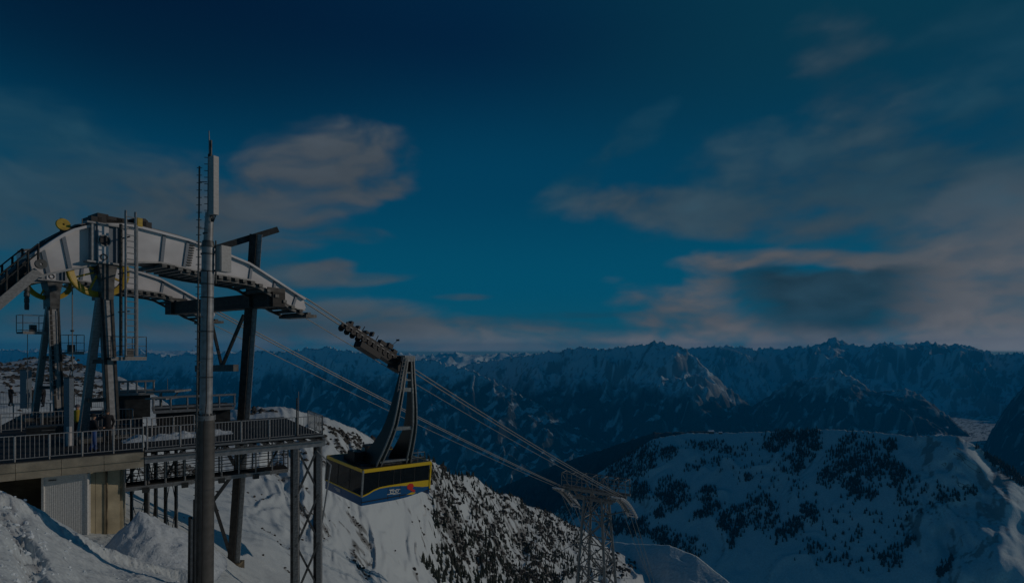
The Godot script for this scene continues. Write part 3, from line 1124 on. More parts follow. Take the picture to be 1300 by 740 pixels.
func ladder(o: Node3D, a: Vector3, b: Vector3, across: Vector3, w: float, step: float, m: String, r: float) -> void:
	var s := across.normalized() * w * 0.5
	for k in [-1.0, 1.0]:
		var st := mb()
		bar(st, a + s * k, b + s * k, r * 2.0, r * 2.6)
		part("stile", st, m, o)
	var n := int(a.distance_to(b) / step)
	for i in range(1, n):
		var p := a.lerp(b, float(i) / n)
		var st := mb()
		tube(st, p - s, p + s, r * 0.8, r * 0.8, 5)
		part("rung", st, m, o)


func saddle_at(t: float) -> Vector2:
	# (top, bottom) heights of the girder at t
	var a := 0.0
	var b := 0.0
	var q := ty(saddle_top[0][0], saddle_top[0][1])
	a = q.y
	for i in range(1, saddle_top.size()):
		var r := ty(saddle_top[i][0], saddle_top[i][1])
		if t <= r.x or i == saddle_top.size() - 1:
			a = lerpf(q.y, r.y, clampf((t - q.x) / (r.x - q.x), 0.0, 1.0))
			break
		q = r
	q = ty(saddle_bottom[-1][0], saddle_bottom[-1][1])
	b = q.y
	for i in range(saddle_bottom.size() - 2, -1, -1):
		var r := ty(saddle_bottom[i][0], saddle_bottom[i][1])
		if t <= r.x or i == 0:
			b = lerpf(q.y, r.y, clampf((t - q.x) / (r.x - q.x), 0.0, 1.0))
			break
		q = r
	return Vector2(a, b)


func build_saddle(by := Vector3.ZERO, label := "near curved white girder saddle over the station, carrying the track ropes", far_one := false) -> Node3D:
	var o := thing("rope_saddle", along(-22.0, 3.0), label, "rope saddle", "curved rope saddles of the station")
	var tops := saddle_top.slice(5) if far_one else saddle_top
	var bottoms := saddle_bottom.slice(0, 12) if far_one else saddle_bottom
	var poly := []
	for p in tops:
		poly.append(ty(p[0], p[1]))
	for p in bottoms:
		poly.append(ty(p[0], p[1]))
	var st := mb()
	plate(st, poly, P0, U, Vector3.UP, V, 0.0, 1.5)
	part("web_plate", st, "white_paint", o)
	var T0 := ty(121, 292).x if far_one else ty(37, 330).x
	var T1 := ty(385, 383).x
	st = mb()
	var n := 36
	for i in n:
		var ta := lerpf(T0, T1, float(i) / n)
		var tb := lerpf(T0, T1, float(i + 1) / n)
		bar(st, along(ta, saddle_at(ta).x + 0.05, 0.75), along(tb, saddle_at(tb).x + 0.05, 0.75), 2.0, 0.13)
	part("top_flange", st, "white_paint", o)
	st = mb()
	for i in n:
		var ta := lerpf(T0 + 0.3, T1, float(i) / n)
		var tb := lerpf(T0 + 0.3, T1, float(i + 1) / n)
		bar(st, along(ta, saddle_at(ta).y - 0.04, 0.75), along(tb, saddle_at(tb).y - 0.04, 0.75), 1.9, 0.10)
	part("bottom_flange", st, "pale_steel", o)
	# dark rope trough along the crown
	st = mb()
	for i in n:
		var ta := lerpf(T0, T1 - 0.4, float(i) / n)
		var tb := lerpf(T0, T1 - 0.4, float(i + 1) / n)
		for s in [0.35, 1.15]:
			bar(st, along(ta, saddle_at(ta).x + 0.17, s), along(tb, saddle_at(tb).x + 0.17, s), 0.22, 0.12)
	part("rope_trough", st, "dark_steel", o)
	# upright ribs on the faces
	for q in [[53, 317.5, 60, 347], [79, 300.5, 87.5, 341], [207.5, 299.5, 204, 333], [237.5, 307.5, 233, 339], [318.5, 338, 316, 355], [348, 358, 346.5, 373], [375.5, 375.5, 371, 389]]:
		if far_one and q[0] < 122:
			continue
		var a := ty(q[0], q[1])
		var b := ty(q[2], q[3])
		for s in [-0.04, 1.54]:
			st = mb()
			bar(st, along(a.x, a.y, s), along(b.x, b.y, s), 0.09, 0.17, U)
			part("stiffener", st, "grey_blue", o)
	# a row of bolt heads beside one rib
	st = mb()
	for i in 9:
		var f := ty(lerpf(238.5, 233.5, i / 8.0), lerpf(311, 336, i / 8.0))
		bx(st, along(f.x + 0.2, f.y, -0.05), Vector3(0.3, 0.07, 0.1), Basis(U, Vector3.UP, V))
	part("bolts", st, "dark_steel", o, true)
	# sleepers below the outer arm
	for i in 19:
		var px := 200.0 + i * 10.2
		var b := ty(px, 340)
		var y := saddle_at(b.x).y - 0.28
		st = mb()
		bx(st, along(b.x, y, 0.75), Vector3(0.26, 0.2, 3.1), Basis(U, Vector3.UP, V))
		part("cross_bearer", st, "mid_steel", o)
	for s in [-0.55, 2.05]:
		st = mb()
		for i in 14:
			var ta := lerpf(ty(222, 340).x, T1 - 0.15, i / 14.0)
			var tb := lerpf(ty(222, 340).x, T1 - 0.15, (i + 1) / 14.0)
			bar(st, along(ta, saddle_at(ta).y - 0.42, s), along(tb, saddle_at(tb).y - 0.42, s), 0.14, 0.16)
		part("lower_rail", st, "mid_steel", o)
	st = mb()
	bx(st, along(T1 + 0.02, saddle_at(T1).y - 0.5, 0.75), Vector3(0.9, 0.22, 3.3), Basis(U, Vector3.UP, V))
	part("end_bearer", st, "mid_steel", o)
	# lower haunches either side of the column
	st = mb()
	plate(st, [ty(171, 333.4), ty(203, 333.4), ty(218, 338), ty(214, 343), ty(203, 339), ty(190, 335.5)], P0, U, Vector3.UP, V, 0.1, 1.4)
	part("haunch", st, "dark_steel", o)
	o.position += by
	if far_one:
		return o
	# the tail that dips back into the station: two channels, gangway, rail
	var a := ty(44, 345)
	var b := ty(-25, 403)
	st = mb()
	for s in [-0.35, 1.85]:
		bar(st, along(a.x, a.y, s), along(b.x, b.y, s), 0.2, 0.40)
	part("tail_channel", st, "zinc", o)
	for i in 9:
		var f := a.lerp(b, i / 8.5)
		st = mb()
		bx(st, along(f.x, f.y - 0.15, 0.75), Vector3(0.18, 0.16, 2.0), Basis(U, Vector3.UP, V))
		part("tail_bearer", st, "dark_steel", o)
	st = mb()
	bar(st, along(a.x, a.y + 0.55, 0.75), along(b.x, b.y + 0.55, 0.75), 1.2, 0.5)
	part("tail_beam", st, "dark_steel", o)
	st = mb()
	for s in [-0.4, 1.9]:
		var p := along(ty(44, 322).x, ty(44, 322).y, s)
		var q := along(ty(-25, 378).x, ty(-25, 378).y, s)
		for h in [0.0, 0.45]:
			tube(st, p + Vector3.UP * h, q + Vector3.UP * h, 0.035, 0.035, 6)
		for i in 6:
			var f := p.lerp(q, i / 5.0)
			bar(st, f + Vector3.UP * 0.45, f - Vector3.UP * 0.75, 0.07, 0.07)
	part("gangway_rail", st, "dark_steel", o)
	# small guide wheels on the tail
	for px in [46]:
		var f := ty(px, 345 + (42 - px) * 0.85)
		st = mb()
		lathe(st, [Vector2(0.06, -0.08), Vector2(0.24, -0.08), Vector2(0.24, 0.08), Vector2(0.06, 0.08)], along(f.x, f.y + 0.2, -0.55), V, 18)
		part("guide_wheel", st, "mid_steel", o)
	# crown: fork-lift gear, beams and drums on top
	st = mb()
	for q in [[126, 281, 0.7, 0.5], [131, 279, 0.5, 0.7], [138, 282, 0.9, 0.35], [150, 281, 1.1, 0.45], [160, 283, 0.9, 0.4], [176, 285, 0.8, 0.5], [187, 288, 0.5, 0.6]]:
		var f := ty(q[0], q[1])
		bx(st, along(f.x, f.y, 0.75), Vector3(q[2], q[3], 1.3), Basis(U, Vector3.UP, V))
	var c0 := ty(122, 283)
	var c1 := ty(190, 290)
	for s in [0.1, 1.4]:
		bar(st, along(c0.x, c0.y, s), along(c1.x, c1.y, s), 0.14, 0.2)
	for px in [127, 134, 153, 158, 172, 184]:
		var f := ty(px, 280)
		tube(st, along(f.x, f.y - 0.1, 0.2), along(f.x, f.y - 0.1, 1.3), 0.26, 0.26, 10)
	part("crown_gear", st, "black", o)
	st = mb()
	var yb := ty(174.5, 283)
	bx(st, along(yb.x, yb.y, 0.0), Vector3(0.26, 0.5, 0.5), Basis(U, Vector3.UP, V))
	part("yellow_post", st, "yellow", o)
	# thin rods of a lightning guard
	for px in [107.5, 115]:
		var f := ty(px, 276)
		st = mb()
		tube(st, along(f.x, f.y, 0.4), along(f.x, saddle_at(f.x).x, 0.4), 0.014, 0.014, 5)
		part("rod", st, "zinc", o)
	return o


func build_tower_head(o: Node3D, t: float, s: float, y: Vector2) -> void:
	# the panel of the column that rises through the girder: frame plates, a round hole with its collar
	var Bz := Basis(U, Vector3.UP, V)
	var st := mb()
	bx(st, along(t, (y.x + y.y) * 0.5, s - 0.14), Vector3(1.45, y.x - y.y + 0.1, 0.28), Bz)
	part("head_plate", st, "grey_blue", o)
	for k in [-0.66, 0.66]:
		st = mb()
		bx(st, along(t + k, (y.x + y.y) * 0.5, s - 0.32), Vector3(0.14, y.x - y.y + 0.05, 0.2), Bz)
		part("head_flange", st, "pale_steel", o)
	st = mb()
	bx(st, along(t - 0.18, (y.x + y.y) * 0.5, s - 0.31), Vector3(0.5, y.x - y.y, 0.08), Bz)
	part("head_strip", st, "white_paint", o)
	st = mb()
	bx(st, along(t + 0.42, (y.x + y.y) * 0.5, s - 0.33), Vector3(0.06, y.x - y.y, 0.14), Bz)
	part("head_rib", st, "grey_blue", o)
	var c := along(t - 0.16, y.y + (y.x - y.y) * 0.57, s - 0.35)
	st = mb()
	lathe(st, [Vector2(0.0, 0.0), Vector2(0.26, 0.0), Vector2(0.26, -0.03), Vector2(0.0, -0.03)], c - V * 0.03, V, 24)
	part("round_opening", st, "black", o)
	st = mb()
	lathe(st, [Vector2(0.26, 0.02), Vector2(0.31, 0.02), Vector2(0.31, -0.09), Vector2(0.26, -0.09)], c, V, 24)
	part("collar", st, "pale_steel", o)
	st = mb()
	lathe(st, [Vector2(0.12, 0.02), Vector2(0.17, 0.02), Vector2(0.17, -0.04), Vector2(0.12, -0.04)], c - Vector3.UP * 0.88, V, 20)
	part("round_badge", st, "dark_steel", o)
	for k in [-0.02, 1.0]:
		st = mb()
		bx(st, along(t, lerpf(y.y, y.x, k), s - 0.24), Vector3(1.9, 0.09, 0.52), Bz)
		part("head_band", st, "pale_steel", o)


func sheave(called: String, c: Vector3, r: float, label: String) -> void:
	# a big yellow rope wheel with crossed spokes
	var o := thing(called, c, label, "sheave", "yellow rope wheels under the saddles")
	var st := mb()
	lathe(st, [Vector2(r - 0.30, -0.10), Vector2(r - 0.06, -0.14), Vector2(r, -0.14), Vector2(r - 0.07, 0.0), Vector2(r, 0.14), Vector2(r - 0.06, 0.14), Vector2(r - 0.30, 0.10)], c, V, 40)
	part("rim", st, "yellow", o)
	for i in 4:
		st = mb()
		var a := PI * (i + 0.5) / 4.0
		var e := U * cos(a) + Vector3.UP * sin(a)
		bar(st, c - e * (r - 0.25), c + e * (r - 0.25), 0.09, 0.14, V)
		part("spoke", st, "yellow", o)
	st = mb()
	lathe(st, [Vector2(0.0, -0.22), Vector2(0.26, -0.22), Vector2(0.26, 0.22), Vector2(0.0, 0.22)], c, V, 20)
	part("hub", st, "dark_steel", o)


func lattice_leg(st: SurfaceTool, a: Vector3, b: Vector3, r0: float, r1: float) -> void:
	tube(st, a, b, r0, r1, 12)


func build_station() -> void:
	var Bz := Basis(U, Vector3.UP, V)
	build_saddle()
	build_saddle(V * 13.7 + U * 0.6, "far curved white girder saddle, half hidden behind the near one and the mast", true)
	# columns under the saddles
	for w in 2:
		var s := w * 13.7
		var t: float = [ty(132, 340).x, ty(66, 360, 13.7).x][w]
		var y := saddle_at(t - 0.6 * w)
		var o := thing("saddle_column", along(t, DECK, s), ["tall grey steel column under the crown of the near saddle", "tall steel column with a ladder under the far saddle, left of the near column"][w], "column", "columns under the saddles")
		build_tower_head(o, t, s, y)
		var st := mb()
		var k := Basis(U, Vector3.UP, V)
		plate(st, [Vector2(t - 0.42, y.y), Vector2(t + 0.50, y.y), Vector2(t + 0.34, y.y - 0.9), Vector2(t + 0.30, y.y - 2.0), Vector2(t - 0.24, y.y - 2.0), Vector2(t - 0.26, y.y - 0.9)], P0, U, Vector3.UP, V, s - 0.35, s + 1.0)
		part("column_neck", st, "mid_steel", o)
		st = mb()
		bar(st, along(t + 0.02, y.y - 1.9, s), along(t + 0.25, DECK, s - 0.3), 0.5, 0.46, U)
		part("upright_leg", st, "pale_steel", o)
		st = mb()
		for q in [-0.22, 0.22]:
			bar(st, along(t + 0.02 + q, y.y - 1.9, s - 0.26), along(t + 0.25 + q, DECK, s - 0.56), 0.10, 0.12, U)
		part("leg_flange", st, "dark_steel", o)
		st = mb()
		bar(st, along(t - 0.2, y.y - 1.9, s), along(t - 0.85, DECK, s + 0.6), 0.34, 0.34, U)
		part("raking_leg", st, "zinc", o)
		for h in [0.28, 0.55, 0.8]:
			st = mb()
			var yy := lerpf(DECK, y.y - 1.9, h)
			bar(st, along(lerpf(t - 0.85, t - 0.2, h), yy, s + 0.2), along(lerpf(t + 0.25, t, h), yy, s - 0.1), 0.2, 0.22)
			part("tie", st, "mid_steel", o)
		st = mb()
		bx(st, along(t - 0.3, DECK + 0.12, s + 0.1), Vector3(2.9, 0.24, 1.9), k)
		part("foot_plate", st, "mid_steel", o)
	sheave("rope_sheave", along(ty(127, 336).x, 4.35, 0.25), 1.42, "yellow spoked rope wheel under the crown of the near saddle")
	sheave("rope_sheave", along(ty(66, 357, 13.7).x, 5.1, 14.45), 1.45, "smaller looking yellow spoked rope wheel under the far saddle, at the ladder column")
	# a small yellow pulley on a post on the near saddle
	var wp := ty(82, 284)
	var o := thing("pulley_post", along(wp.x, saddle_at(wp.x).x, 0.5), "small yellow pulley on a short post on the back of the near saddle", "pulley")
	var st := mb()
	lathe(st, [Vector2(0.05, -0.08), Vector2(0.30, -0.08), Vector2(0.25, 0.0), Vector2(0.30, 0.08), Vector2(0.05, 0.08)], along(wp.x, wp.y, 0.3), V, 20)
	part("wheel", st, "yellow", o)
	st = mb()
	bar(st, along(wp.x, wp.y + 0.35, 0.5), along(wp.x, saddle_at(wp.x).x, 0.5), 0.1, 0.12)
	part("post", st, "dark_steel", o)
	st = mb()
	bar(st, along(wp.x, wp.y - 0.1, 0.5), along(wp.x + 0.6, saddle_at(wp.x + 0.6).x, 0.5), 0.08, 0.1)
	part("strut", st, "dark_steel", o)
	# the tall access ladder before the near saddle with its platform
	var lt := ty(165, 300, -1.5)
	o = thing("access_ladder", along(lt.x, DECK + 4.4, -1.5), "tall pale ladder in front of the near saddle, reaching above its crown", "ladder")
	ladder(o, along(lt.x, ty(165, 452, -1.5).y, -1.5), along(lt.x, ty(165, 268, -1.5).y, -1.5), U, 0.46, 0.32, "pale_steel", 0.035)
	st = mb()
	bar(st, along(lt.x - 0.34, ty(165, 452, -1.5).y, -1.2), along(lt.x - 0.34, ty(165, 285, -1.5).y, -1.2), 0.12, 0.1)
	part("ladder_backing", st, "dark_steel", o)
	st = mb()
	bar(st, along(lt.x + 0.33, ty(165, 452, -1.5).y, -1.4), along(lt.x + 0.33, ty(165, 285, -1.5).y, -1.4), 0.08, 0.12)
	part("cable_duct", st, "antenna", o)
	for py in [300, 345, 395]:
		st = mb()
		bar(st, along(lt.x, ty(165, py, -1.5).y, -1.4), along(lt.x, ty(165, py, -1.5).y, 0.0), 0.06, 0.06)
		part("bracket", st, "mid_steel", o)
	work_platform(140, 185, 454, -0.9, 1.75, "work platform with thin railings at the foot of the tall access ladder")
	work_platform(28, 57, 421, 12.6, 1.3, "small railed work platform left of the ladder column")
	work_platform(86, 106, 447, 9.5, 1.35, "small railed work platform between the two saddle columns")
	# ladder on the far column
	var ft := ty(66, 400, 13.0)
	o = thing("column_ladder", along(ft.x, DECK, 12.9), "ladder fixed to the column under the far saddle", "ladder")
	ladder(o, along(ft.x + 0.1, -3.4, 12.9), along(ft.x - 0.05, 2.85, 12.9), U, 0.42, 0.33, "pale_steel", 0.035)
	# thin pipe that hangs from the near saddle
	o = thing("hanging_pipe", along(ty(91, 350, 3.0).x, -3.0, 3.0), "thin vertical pipe hanging below the near saddle left of its column", "pipe")
	st = mb()
	tube(st, along(ty(91, 350, 3.0).x, ty(91, 345, 3.0).y, 3.0), along(ty(91, 350, 3.0).x, ty(91, 482, 3.0).y, 3.0), 0.03, 0.03, 6)
	part("pipe", st, "zinc", o)
	for py in [352, 420, 470]:
		st = mb()
		bx(st, along(ty(91, 350, 3.0).x, ty(91, py, 3.0).y, 3.0), Vector3(0.12, 0.1, 0.12))
		part("clip", st, "mid_steel", o)
	# a slim tank-like damper below the tail
	o = thing("counterweight", along(ty(33, 372, 9.0).x, 2.0, 9.0), "short ribbed dark cylinder hanging under the tail of the far saddle", "counterweight")
	st = mb()
	var cw := along(ty(33, 372, 9.0).x, 0, 9.0)
	for i in 5:
		var yy := ty(33, 372, 9.0).y + 0.75 - i * 0.36
		tube(st, Vector3(cw.x, yy, cw.z), Vector3(cw.x, yy - 0.27, cw.z), 0.17 - 0.012 * i, 0.17 - 0.012 * i, 10)
		tube(st, Vector3(cw.x, yy - 0.27, cw.z), Vector3(cw.x, yy - 0.36, cw.z), 0.11, 0.11, 8)
	tube(st, Vector3(cw.x, ty(33, 372, 9.0).y + 0.7, cw.z), Vector3(cw.x, ty(33, 345, 9.0).y, cw.z), 0.05, 0.05, 6)
	part("cylinder", st, "mid_steel", o)
	outer_frame()
	deck()
	mast()


func work_platform(px0: float, px1: float, py: float, s: float, deep: float, label: String) -> void:
	var a := ty(px0, py, s)
	var b := ty(px1, py, s)
	var y := a.y
	var o := thing("work_platform", along((a.x + b.x) * 0.5, y, s), label, "platform", "work platforms on the columns")
	var st := mb()
	bx(st, along((a.x + b.x) * 0.5, y - 0.06, s + deep * 0.5), Vector3(b.x - a.x, 0.12, deep), Basis(U, Vector3.UP, V))
	part("floor_grating", st, "dark_steel", o)
	st = mb()
	bar(st, along(a.x, y - 0.06, s - 0.02), along(b.x, y - 0.06, s - 0.02), 0.05, 0.2)
	part("edge_beam", st, "zinc", o)
	for e in [[a.x, s, b.x, s], [a.x, s + deep, b.x, s + deep], [a.x, s, a.x, s + deep], [b.x, s, b.x, s + deep]]:
		rails(o, along(e[0], y, e[1]), along(e[2], y, e[3]), 1.15, 1, 1.0, false, "zinc", 1, 0.018)
	st = mb()
	bx(st, along(b.x - 0.5, y + 0.25, s + deep * 0.5), Vector3(0.35, 0.5, 0.3), Basis(U, Vector3.UP, V))
	part("switch_box", st, "mid_steel", o)


func outer_frame() -> void:
	# the portal that carries the outer ends of both saddles
	var t := ty(346, 383).x
	var yb := 3.6
	var o := thing("portal_frame", along(t, -16.0, 4.1), "tall dark portal frame holding up the outer ends of the saddles, with braces", "frame")
	var st := mb()
	bar(st, along(t, yb, -0.7), along(t, yb, 14.6), 0.9, 1.0)
	part("cross_beam", st, "brown_steel", o)
	for s in [-0.4, 1.9, 13.2]:
		st = mb()
		bx(st, along(t, yb + 0.15, s), Vector3(1.3, 1.35, 0.12), Basis(U, Vector3.UP, V))
		part("gusset", st, "dark_steel", o)
	var top := at(323, 298, 39.0)
	var foot := at(294.5, 714, 39.8)
	st = mb()
	bar(st, foot, top, 0.55, 0.5)
	part("column", st, "brown_steel", o)
	st = mb()
	bar(st, foot + Vector3(0.31, 0, 0.1), top + Vector3(0.31, 0, 0.1), 0.07, 0.55)
	part("column_flange", st, "pale_steel", o)
	# boom on top
	st = mb()
	bar(st, at(268, 317, 37.6), at(352, 291.5, 40.5), 0.34, 0.42)
	part("boom", st, "dark_steel", o)
	# second column, hidden behind the mast, ties and cross braces
	var far := at(252, 655, 43.5)
	st = mb()
	bar(st, far, at(258, 402, 43.5), 0.5, 0.5)
	part("column", st, "brown_steel", o)
	st = mb()
	bar(st, at(250, 468, 43.0), at(299, 467, 40.0), 0.4, 0.5)
	part("tie_beam", st, "mid_steel", o)
	for q in [[281, 466, 41.0, 266, 400, 42.5], [281, 466, 41.0, 309, 400, 40.0], [256, 655, 43.0, 292, 606, 40.0], [258, 598, 43.0, 291, 702, 40.0], [258, 520, 43.0, 297, 590, 40.0]]:
		st = mb()
		bar(st, at(q[0], q[1], q[2]), at(q[3], q[4], q[5]), 0.18, 0.2)
		part("brace", st, "dark_steel", o)
	st = mb()
	bx(st, foot + Vector3(0.1, -0.6, 0), Vector3(1.1, 1.2, 1.0))
	part("footing", st, "dark_wall", o)


func deck_quad(st: SurfaceTool, a: Vector3, b: Vector3, deep: float, y0: float, y1: float) -> void:
	var p := [a, b, b + DB * deep, a + DB * deep]
	var up := Vector3.UP
	quad(st, p[0] + up * y1, p[1] + up * y1, p[2] + up * y1, p[3] + up * y1, up)
	quad(st, p[0] + up * y0, p[1] + up * y0, p[2] + up * y0, p[3] + up * y0, -up)
	for i in 4:
		var q: Vector3 = p[i]
		var r: Vector3 = p[(i + 1) % 4]
		var mid: Vector3 = (p[0] + p[2]) * 0.5
		quad(st, q + up * y0, r + up * y0, r + up * y1, q + up * y1, (q + r) * 0.5 - mid)


func deck() -> void:
	var e0 := deck_edge(-110)
	var e1 := deck_edge(182)
	var e2 := deck_edge(411)
	# concrete part
	var o := thing("concrete_deck", e1, "long beige concrete deck edge under the railing at the left", "deck")
	var st := mb()
	deck_quad(st, e0, e1 - DA * 0.0, 24.0, -0.22, 0.0)
	part("floor_slab", st, "grating", o)
	# fascia in cast lengths with open joints
	var len := e0.distance_to(e1)
	var n := 5
	for i in n:
		var a := e0 + DA * (len * i / n + 0.008)
		var b := e0 + DA * (len * (i + 1) / n - 0.008)
		st = mb()
		bar(st, a + Vector3(0, -0.20, 0) - DB * 0.10, b + Vector3(0, -0.20, 0) - DB * 0.10, 0.30, 0.36)
		part("fascia", st, "concrete", o)
		st = mb()
		bar(st, a + Vector3(0, -0.56, 0) - DB * 0.04, b + Vector3(0, -0.56, 0) - DB * 0.04, 0.30, 0.34)
		part("lower_fascia", st, "concrete", o)
	# walls below, the sunlit pier and the dark recess
	var w := deck_edge(108) + DB * 1.2
	var w2 := deck_edge(148) + DB * 1.6
	var ob := thing("station_base_wall", w, "beige plastered pier and recessed wall below the concrete deck", "wall")
	st = mb()
	bar(st, Vector3(w.x, DECK - 2.6, w.z), Vector3(w2.x, DECK - 2.6, w2.z), 0.4, 4.1)
	part("pier", st, "render_wall", ob)
	st = mb()
	bar(st, Vector3(w2.x, DECK - 2.6, w2.z), Vector3(w2.x, DECK - 2.6, w2.z) + DB * 6.0, 0.35, 4.1)
	part("side_wall", st, "render_wall", ob)
	st = mb()
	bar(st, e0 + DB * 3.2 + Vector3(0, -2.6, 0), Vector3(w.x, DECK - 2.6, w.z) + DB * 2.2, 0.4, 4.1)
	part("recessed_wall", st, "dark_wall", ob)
	st = mb()
	for q in [[118, 0.0], [133, 0.0]]:
		var c := deck_edge(q[0]) + DB * 1.13
		bar(st, Vector3(c.x, DECK - 0.9, c.z), Vector3(c.x, DECK - 4.4, c.z), 0.07, 0.07)
	part("downpipe", st, "dark_wall", ob)
	# corrugated white container
	var c0 := deck_edge(52) + DB * 0.55
	var c1 := deck_edge(109) + DB * 0.35
	container(Vector3(c0.x, 0, c0.z), Vector3(c1.x, 0, c1.z))
	# steel part of the deck
	o = thing("steel_deck", e2, "galvanised steel deck on beams running out over the drop", "deck")
	st = mb()
	var e1s := e1 + DA * 0.03
	deck_quad(st, e1s, e2, 10.5, -0.10, 0.0)
	part("floor_grating", st, "grating", o)
	st = mb()
	bar(st, e1s + Vector3(0, -0.42, 0) - DB * 0.1, e2 + Vector3(0, -0.42, 0) - DB * 0.1, 0.16, 0.30)
	part("edge_girder", st, "pale_steel", o)
	st = mb()
	bar(st, e1s + Vector3(0, -0.25, 0) - DB * 0.16, e2 + Vector3(0, -0.25, 0) - DB * 0.16, 0.34, 0.05)
	part("girder_flange", st, "zinc", o)
	st = mb()
	bar(st, e1s + Vector3(0, 0.02, 0) - DB * 0.06, e2 + Vector3(0, 0.02, 0) - DB * 0.06, 0.06, 0.10)
	part("kerb_angle", st, "zinc", o)
	for i in 13:
		var p := e1s.lerp(e2, (i + 0.5) / 13.0)
		st = mb()
		bar(st, p + Vector3(0, -0.3, 0) - DB * 0.05, p + Vector3(0, -0.3, 0) + DB * 10.3, 0.12, 0.24)
		part("joist", st, "zinc", o)
	st = mb()
	bar(st, e2 + Vector3(0, -0.35, 0), e2 + Vector3(0, -0.35, 0) + DB * 10.4, 0.16, 0.4)
	part("end_girder", st, "zinc", o)
	# two braced legs at the outer end
	trestle(deck_edge(376), deck_edge(405), -16.2, "slim braced steel trestle under the outer corner of the deck")
	trestle(deck_edge(188) + DB * 1.4, deck_edge(200) + DB * 3.0, -10.6, "thin braced trestle under the deck nearest the beige pier", 0.085)
	trestle(deck_edge(214) + DB * 3.4, deck_edge(229) + DB * 3.6, -12.0, "thin braced trestle under the deck just left of the mast", 0.08)
	trestle(deck_edge(166) + DB * 4.0, deck_edge(186) + DB * 5.0, -11.0, "thin braced trestle set farthest back behind the beige pier", 0.07)
	catwalk()
	railings()


func container(a: Vector3, b: Vector3) -> void:
	var o := thing("container", Vector3((a.x + b.x) * 0.5, -9.0, (a.z + b.z) * 0.5), "white corrugated metal container below the deck, half buried in snow", "container")
	var y1 := -5.63
	var y0 := -8.8
	var d := (b - a).normalized()
	var back := d.cross(Vector3.UP).normalized()
	if back.dot(DB) < 0.0:
		back = -back
	var len := a.distance_to(b)
	# corrugated front
	var st := mb()
	var n := 24
	for i in n:
		var p := a + d * (len * i / n)
		var w := len / n
		var pts := [p, p + d * w * 0.3, p + d * w * 0.45 - back * 0.007, p + d * w * 0.85 - back * 0.007, p + d * w]
		for k in 4:
			quad(st, Vector3(pts[k].x, y0, pts[k].z), Vector3(pts[k + 1].x, y0, pts[k + 1].z), Vector3(pts[k + 1].x, y1, pts[k + 1].z), Vector3(pts[k].x, y1, pts[k].z), -back)
	part("corrugated_front", st, "container_white", o)
	st = mb()
	for e in [a, b]:
		bar(st, Vector3(e.x, y0, e.z), Vector3(e.x, y1, e.z), 0.11, 0.11)
	part("corner_post", st, "container_white", o)
	st = mb()
	bar(st, Vector3(a.x, y1 + 0.04, a.z), Vector3(b.x, y1 + 0.04, b.z), 0.13, 0.12)
	part("top_rail", st, "container_white", o)
	for e in [a, b]:
		st = mb()
		quad(st, Vector3(e.x, y0, e.z), Vector3(e.x, y0, e.z) + back * 1.2, Vector3(e.x, y1, e.z) + back * 1.2, Vector3(e.x, y1, e.z), (e - (a + b) * 0.5))
		part("end_wall", st, "container_white", o)
	st = mb()
	quad(st, Vector3(a.x, y1, a.z), Vector3(b.x, y1, b.z), Vector3(b.x, y1, b.z) + back * 1.2, Vector3(a.x, y1, a.z) + back * 1.2, Vector3.UP)
	part("roof", st, "container_white", o)
	st = mb()
	bx(st, Vector3(a.x, y1 - 0.16, a.z) + d * 0.32 - back * 0.05, Vector3(0.28, 0.05, 0.01), Basis(d, Vector3.UP, back))
	part("name_plate", st, "dark_steel", o)


func trestle(a: Vector3, b: Vector3, foot: float, label: String, w := 0.26) -> void:
	var o := thing("trestle", Vector3((a.x + b.x) * 0.5, foot, (a.z + b.z) * 0.5), label, "trestle", "braced legs under the steel deck")
	var top := DECK - 0.55
	for p in [a, b]:
		var st := mb()
		bar(st, Vector3(p.x, foot, p.z), Vector3(p.x, top, p.z), w, w)
		part("leg", st, "zinc", o)
		st = mb()
		bar(st, Vector3(p.x, foot, p.z) + Vector3(-w * 0.62, 0, 0.06), Vector3(p.x, top, p.z) + Vector3(-w * 0.62, 0, 0.06), w * 0.2, w * 1.15)
		part("leg_flange", st, "dark_steel", o)
		st = mb()
		bx(st, Vector3(p.x, foot, p.z), Vector3(0.7, 0.5, 0.7))
		part("footing", st, "concrete", o)
	var n := maxi(2, int((top - foot) / 2.6))
	for i in n:
		var y0 := lerpf(foot, top, float(i) / n)
		var y1 := lerpf(foot, top, float(i + 1) / n)
		for k in 2:
			var st := mb()
			bar(st, Vector3(a.x, y0 if k else y1, a.z) + Vector3(0, 0, 0.12 * k), Vector3(b.x, y1 if k else y0, b.z) + Vector3(0, 0, 0.12 * k), w * 0.32, w * 0.4)
			part("brace", st, "mid_steel", o)


